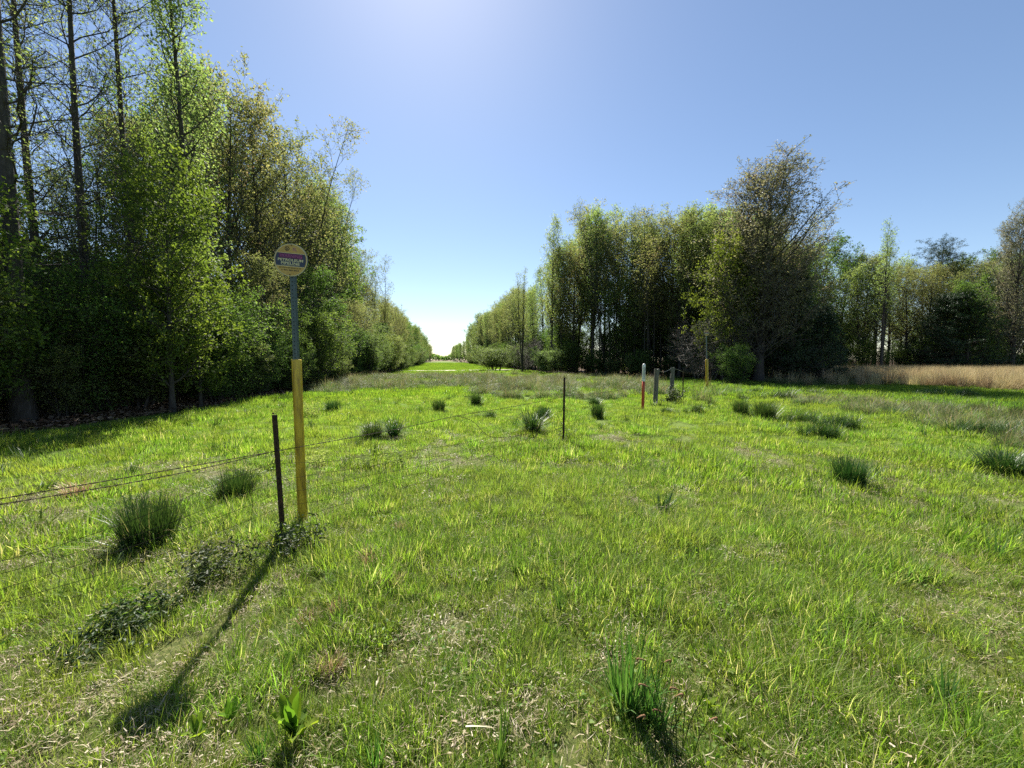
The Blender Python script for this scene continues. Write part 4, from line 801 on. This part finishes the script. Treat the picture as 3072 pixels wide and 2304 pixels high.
TUS = [(322, 1160, 160, 95, 0, 'largest dark rush tussock low on the left behind the fence wires'), (508, 1062, 100, 58, 1, 'dark rush tussock up right of the largest one'),
       (805, 946, 52, 40, 2, 'left one of two touching tussocks crossed by the barbed wire'), (850, 944, 44, 36, 3, 'right one of two touching tussocks crossed by the barbed wire'),
       (948, 890, 42, 26, 0, 'small tussock above the barbed wire before the sedge band'), (1048, 906, 40, 22, 1, 'low dark tussock just below the sedge band centre'),
       (1028, 878, 30, 30, 2, 'small upright tussock touching the front of the sedge band'), (1150, 937, 56, 46, 3, 'spiky tussock left of the middle steel post'),
       (1174, 908, 44, 30, 0, 'pale spiky tussock just behind the one left of the middle post'), (1290, 906, 38, 32, 1, 'front one of two tussocks between middle post and red marker'),
       (1284, 878, 30, 20, 2, 'rear one of two tussocks between middle post and red marker'), (1495, 897, 40, 22, 3, 'dark low tussock right below the wooden posts'),
       (1835, 1042, 84, 56, 1, 'lone dark spiky tussock in the right foreground meadow'), (2168, 1022, 100, 60, 2, 'spiky tussock at the right picture edge'),
       (1600, 903, 46, 32, 0, 'grey green tussock right of the far yellow marker'), (1652, 910, 62, 40, 1, 'wide tussock at the left end of the right meadow clumps'),
       (1668, 868, 76, 24, 2, 'flat wide tussock behind the right meadow clumps'), (1598, 868, 40, 20, 3, 'small round tussock near the far fence posts'),
       (1725, 918, 70, 30, 0, 'dark tussock second from left in the right meadow row'), (1768, 948, 74, 42, 1, 'dark tussock lowest in the right meadow row'),
       (1805, 930, 80, 38, 2, 'broad tussock next to the lowest of the right meadow row'), (2100, 895, 48, 26, 3, 'small tussock behind the long sedge strip'),
       (2205, 918, 50, 34, 0, 'tussock cut by the right picture edge above the spiky one'), (2120, 945, 110, 40, 1, 'wide tussock at the right end of the sedge strip'),
       (1992, 856, 60, 20, 2, 'tiny distant tussock before the tan grass left part'), (2072, 860, 60, 22, 3, 'tiny distant tussock before the tan grass right part'),
       (720, 892, 44, 26, 1, 'faint grey green tussock right of the yellow sleeve'), (1700, 850, 24, 12, 2, 'tiny tussock at the shadow edge before the twiggy tree'),
       (1740, 852, 60, 16, 3, 'low tussock right of the tiny one at the shadow edge'), (1625, 850, 34, 14, 0, 'tiny round tussock left of the twiggy tree'),
       (1440, 900, 26, 16, 2, 'small tuft at the foot of the nearer wooden post')]
for (u, v, w, h, i, lb) in TUS: clump(tus[i] if i != 3 else arch[u % 3], u * k, v * k, w * k, h * k, lb)
# pale rushes by the posts
for (u, v, w, h, lb) in [(1512, 872, 60, 48, 'pale silvery sedge clump between wooden posts and far marker'), (1550, 860, 50, 34, 'brownish sedge clump at the foot of the far yellow marker'), (1585, 858, 40, 26, 'brownish sedge clump below the far fence posts'),
                         (1535, 880, 36, 40, 'grey arching clump leaning right behind the thin dark post')]:
    o = clump(sedge_p[int(u) % 4], u * k, v * k, w * k, h * k, lb, 'sedge_clump', 'sedge', 'sedge clumps by the fence posts', nat=(.8, .5))
SPR = [(1380, 1118, 46, 46, 'wispy sedge spray in mid meadow right of centre'), (1112, 1232, 24, 62, 'tall narrow sedge spray in the centre foreground'), (1210, 1315, 40, 66, 'open sedge spray right of the narrow one'),
       (1425, 1310, 40, 84, 'upright sedge spray in the right centre foreground'), (1350, 1510, 150, 190, 'largest fanned sedge spray in the bottom centre'), (1410, 1545, 110, 150, 'dark sedge blades right beside the largest fanned spray'),
       (1095, 1560, 50, 100, 'few stiff sedge blades left of the bottom centre spray'), (735, 1345, 40, 70, 'sedge spray beside the reddish dry grass tuft'), (540, 1540, 30, 90, 'narrow sedge spray bottom left above the dock plant'),
       (1080, 1640, 60, 130, 'sedge spray cut by the bottom picture edge'), (810, 1650, 80, 110, 'stiff sedge blades at the bottom edge right of the dock plant'), (2040, 1500, 80, 90, 'leaning sedge blades at the lower right'),
       (1770, 1370, 40, 60, 'sedge spray in the right foreground'), (1960, 1420, 50, 60, 'sedge spray toward the lower right corner'), (1540, 1400, 30, 50, 'thin sedge spray above the pale leafed sprig'),
       (930, 1058, 26, 30, 'dark little spray below the barbed wire'), (1155, 985, 30, 30, 'faint spray below the spiky tussock'), (860, 1130, 22, 36, 'thin dark spray right of the yellow sleeve'), (1640, 1090, 40, 40, 'faint sedge spray in the mid right meadow'),
       (2150, 1200, 50, 70, 'sedge blades near the right picture edge'), (1270, 1120, 30, 40, 'wispy spray left of the mid meadow spray'), (980, 1180, 30, 40, 'wispy spray in the centre left meadow'), (560, 1640, 60, 80, 'sedge blades at the bottom edge left of the dock plant')]
fan = blade_mesh('fan_blades', M['spray'], dict(n=60, base_r=.12, h=.4, w=.016, lean=.5, curl=.35, segs=4, seed=1500), dict(n=50, base_r=.14, h=.22, w=.014, lean=.7, curl=.6, segs=3, seed=1501))
for i, (u, v, w, h, lb) in enumerate(SPR):
    big_ = 'largest' in lb or 'dark sedge blades right' in lb
    clump(fan if big_ else spray[i % 4], u * k, v * k, w * k, h * k, lb, 'sedge_spray', 'sedge', 'single sedge sprays in the turf', nat=(.55 if big_ else .36, .4))
# reddish dry tufts
dry_t = blade_mesh('reddish_dry_blades', leaf_mat('reddish_dry_grass', [(0, (.24, .14, .08)), (.5, (.4, .27, .16)), (1, (.5, .4, .25))], trans=.3, tint=(1.1, 1, .9)), dict(n=150, base_r=.08, h=.13, w=.006, lean=.8, curl=1.3, segs=4, seed=1))
for (u, v, w, h, lb) in [(665, 1345, 44, 28, 'left reddish curled dry grass tuft'), (728, 1325, 36, 30, 'right reddish curled dry grass tuft beside a sedge spray'), (852, 1260, 34, 22, 'small reddish dry tuft in the centre left'), (800, 1215, 46, 26, 'faint reddish dry patch above the small tuft'),
                         (862, 1142, 24, 16, 'dark reddish tuft right of the steel post shadow'), (715, 1440, 50, 34, 'pale curled dry tuft lower left of centre'), (165, 1060, 50, 24, 'pinkish dry tuft at the left behind the wires')]:
    clump(dry_t, u * k, v * k, w * k * 1.1, h * k * 1.55, lb, 'dry_grass_tuft', 'dry grass', 'reddish dry tufts', nat=(.22, .1))
# brown rush heads at the bottom right of centre
g = np.random.default_rng(77); nst = 16; Pp = []; heads = []
for i in range(nst):
    bx, by = g.normal(0, .05, 2); a = g.random() * 6.28; l = .2 + .16 * g.random(); ln_ = g.random() * .3
    c0 = np.array([bx, by, 0]); c1 = c0 + [math.cos(a) * ln_ * l * .4, math.sin(a) * ln_ * l * .4, l * .55]; c2 = c0 + [math.cos(a) * ln_ * l, math.sin(a) * ln_ * l, l]; Pp.append(np.stack([c0, c1, c2])); heads.append(c2)
x0, y0 = at(2000, 2230); ro = empty('brown_headed_rush', (x0, y0, H(x0, y0)), scale=(1.25, 1.25, 1.0)); tag(ro, 'rush with curled brown seed heads at the bottom edge right of centre', 'rush')
V, F = tubes(np.stack(Pp), np.full((nst, 3), .0016), 4); me = mesh_from('rush_stems', V, [F], [M['rush']], rnd=np.zeros(len(V))); link('stem', me, ro)
hp = []
for i, h_ in enumerate(heads[:8]):
    th = np.linspace(0, 1, 9); sx = (-1) ** i; q = np.stack([h_[0] + sx * .028 * np.sin(th * 2.2), h_[1] + .008 * th, h_[2] + .012 * np.sin(th * 3.0) - .018 * th ** 2], 1); 
    V, F = tubes(q[None], np.array([[.0015, .0022, .0036, .0024, .004, .0026, .0034, .002, .001]]), 5); link('seed_head', mesh_from('seed_head', V, [F], [noise_mat('brown_seed', [(.3, (.09, .045, .02)), (.7, (.2, .11, .05))], scale=60) if i == 0 else bpy.data.materials['brown_seed']], smooth=True), ro)
# broad dock plant
def big_leaf(l, w, bend, seed):
    n = 9; t = np.linspace(0, 1, n); ww = w * np.sin(np.clip(t * .93 + .05, 0, 1) * math.pi) ** .8; a = .3 + bend * t * 1.3; xx = np.cumsum(np.sin(a)) * l / n; zz = np.cumsum(np.cos(a)) * l / n; g = np.random.default_rng(seed)
    wav = g.normal(0, .004, n); V = np.concatenate([np.stack([xx, -ww / 2, zz + .012 + wav], 1), np.stack([xx, 0 * t, zz], 1), np.stack([xx, ww / 2, zz + .012 - wav], 1)]); i = np.arange(n - 1)
    F = np.concatenate([np.stack([i, i + 1, i + 1 + n, i + n], 1), np.stack([i + n, i + 1 + n, i + 1 + 2 * n, i + 2 * n], 1)]); return mesh_from('dock_leaf', V, [F], [M['weed']], rnd=np.full(3 * n, .3 + .6 * g.random()), smooth=True)
lm = [big_leaf(.17, .05, .25, 1), big_leaf(.14, .045, .6, 2), big_leaf(.10, .04, 1.1, 3)]
def rosette(u, v, n, s, label, seed, name='dock_plant', cat='weed'):
    x, y = at(u, v); ro = empty(name, (x, y, H(x, y)), (0, 0, 0), (s, s, s)); tag(ro, label, cat)
    for i in range(n):
        o = link('leaf', lm[i % 3], ro); o.rotation_euler = (0, random.uniform(-.35, .2), i * 2.4 + seed); o.location = (0, 0, .01)
    return ro
rosette(880, 2215, 13, 1.15, 'broad leaved bright green dock plant at the bottom left', 1)
rosette(2130, 2105, 9, .55, 'small bright sprig with pointed leaves at the lower right', 2, 'broadleaf_sprig')
rosette(2180, 2190, 6, .45, 'tiny bright leaf pair below the small sprig', 4, 'broadleaf_sprig')
rosette(1890, 1790 - 100, 7, .4, 'tiny bright plant beside the upright sedge spray', 5, 'broadleaf_sprig')
rosette(2330, 1700, 9, .5, 'pale green low plant in the right meadow', 6, 'broadleaf_sprig')
rosette(690, 2160, 8, .6, 'dull green leafy weed left of the dock plant', 7, 'broadleaf_sprig')
rosette(590, 2210, 8, .6, 'green weed at the bottom left near the thatch', 8, 'broadleaf_sprig')
# leafy weeds standing under the fence
def weed_plant(u, v, wpx, hpx, mat, label, seed, name='leafy_weed', n_st=16, per=9, ll=.035, lw=.014, cat='weed'):
    x, y = at(u, v); w = px(wpx, y); h = top_height(y, v - hpx); g = np.random.default_rng(seed)
    h *= 1.5 if mat == 'young' else 1.15
    P0_, R0_ = stems(n_st, h, .0022, w * .3, g, segs=6, wob=.12, lean=.5)
    c = leaf_points(P0_, g, per * 3, ll * .3, .2)
    ro = empty(name, (x, y, H(x, y))); tag(ro, label, cat)
    V, F = tubes(P0_, R0_, 4); link('stem', mesh_from('weed_stem', V, [F], [M['rust']]), ro)
    V, F, rn = leaf_arrays(c, ll, lw, g, .5); link('foliage', mesh_from('weed_foliage', V, [F], [M[mat]], rnd=rn), ro)
    return ro
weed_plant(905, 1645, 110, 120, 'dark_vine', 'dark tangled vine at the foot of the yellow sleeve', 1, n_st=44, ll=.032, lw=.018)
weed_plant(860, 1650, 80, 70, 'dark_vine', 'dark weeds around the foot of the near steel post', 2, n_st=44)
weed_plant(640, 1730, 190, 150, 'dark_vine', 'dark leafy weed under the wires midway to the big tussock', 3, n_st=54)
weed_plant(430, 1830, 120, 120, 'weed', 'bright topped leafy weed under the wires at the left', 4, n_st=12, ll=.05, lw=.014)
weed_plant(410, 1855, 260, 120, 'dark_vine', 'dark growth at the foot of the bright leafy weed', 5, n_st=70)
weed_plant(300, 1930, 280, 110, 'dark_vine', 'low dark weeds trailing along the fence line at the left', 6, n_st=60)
weed_plant(960, 1390, 60, 46, 'young', 'pale leafed weed right of the yellow sleeve', 7, ll=.05, lw=.014)
weed_plant(1100, 1400, 60, 46, 'young', 'left one of two pale leafy weeds beneath the barbed wire', 8, ll=.05, lw=.014)
weed_plant(1180, 1395, 60, 60, 'young', 'right one of two pale leafy weeds beneath the barbed wire', 9, ll=.05, lw=.014)
weed_plant(935, 1250, 36, 40, 'young', 'small pale weed in the grass right of the sleeve', 10, ll=.06, lw=.02)
weed_plant(1700, 1320, 40, 60, 'dark_vine', 'thin dark weed clinging to the middle steel post', 11, ll=.03, lw=.015)
weed_plant(2020, 1212, 60, 50, 'dark_vine', 'dark weed heap at the foot of the farther wooden post', 12, n_st=40, ll=.06, lw=.03)
weed_plant(1998, 1212, 14, 22, 'dark_vine', 'dark upright clod left of the farther wooden post', 13, n_st=26, per=14, ll=.05, lw=.04)
# a folded pale grass blade in the bottom centre
x0, y0 = at(1440, 2222); t = np.linspace(0, 1, 8); V = np.concatenate([np.stack([t * .13 - .06, s_ * .0035 * (1 - t ** 2) + t * .01, .10 - .02 * t ** 2 + 0 * t], 1) for s_ in (-1, 1)]); i = np.arange(7)
o = link('pale_grass_blade', mesh_from('pale_grass_blade', V, [np.stack([i, i + 1, i + 9, i + 8], 1)], [M['thatch']], rnd=np.full(16, 1.0), smooth=True), None, (x0, y0, H(x0, y0))); tag(o, 'pale bleached grass blade bent flat in the bottom centre', 'grass blade')
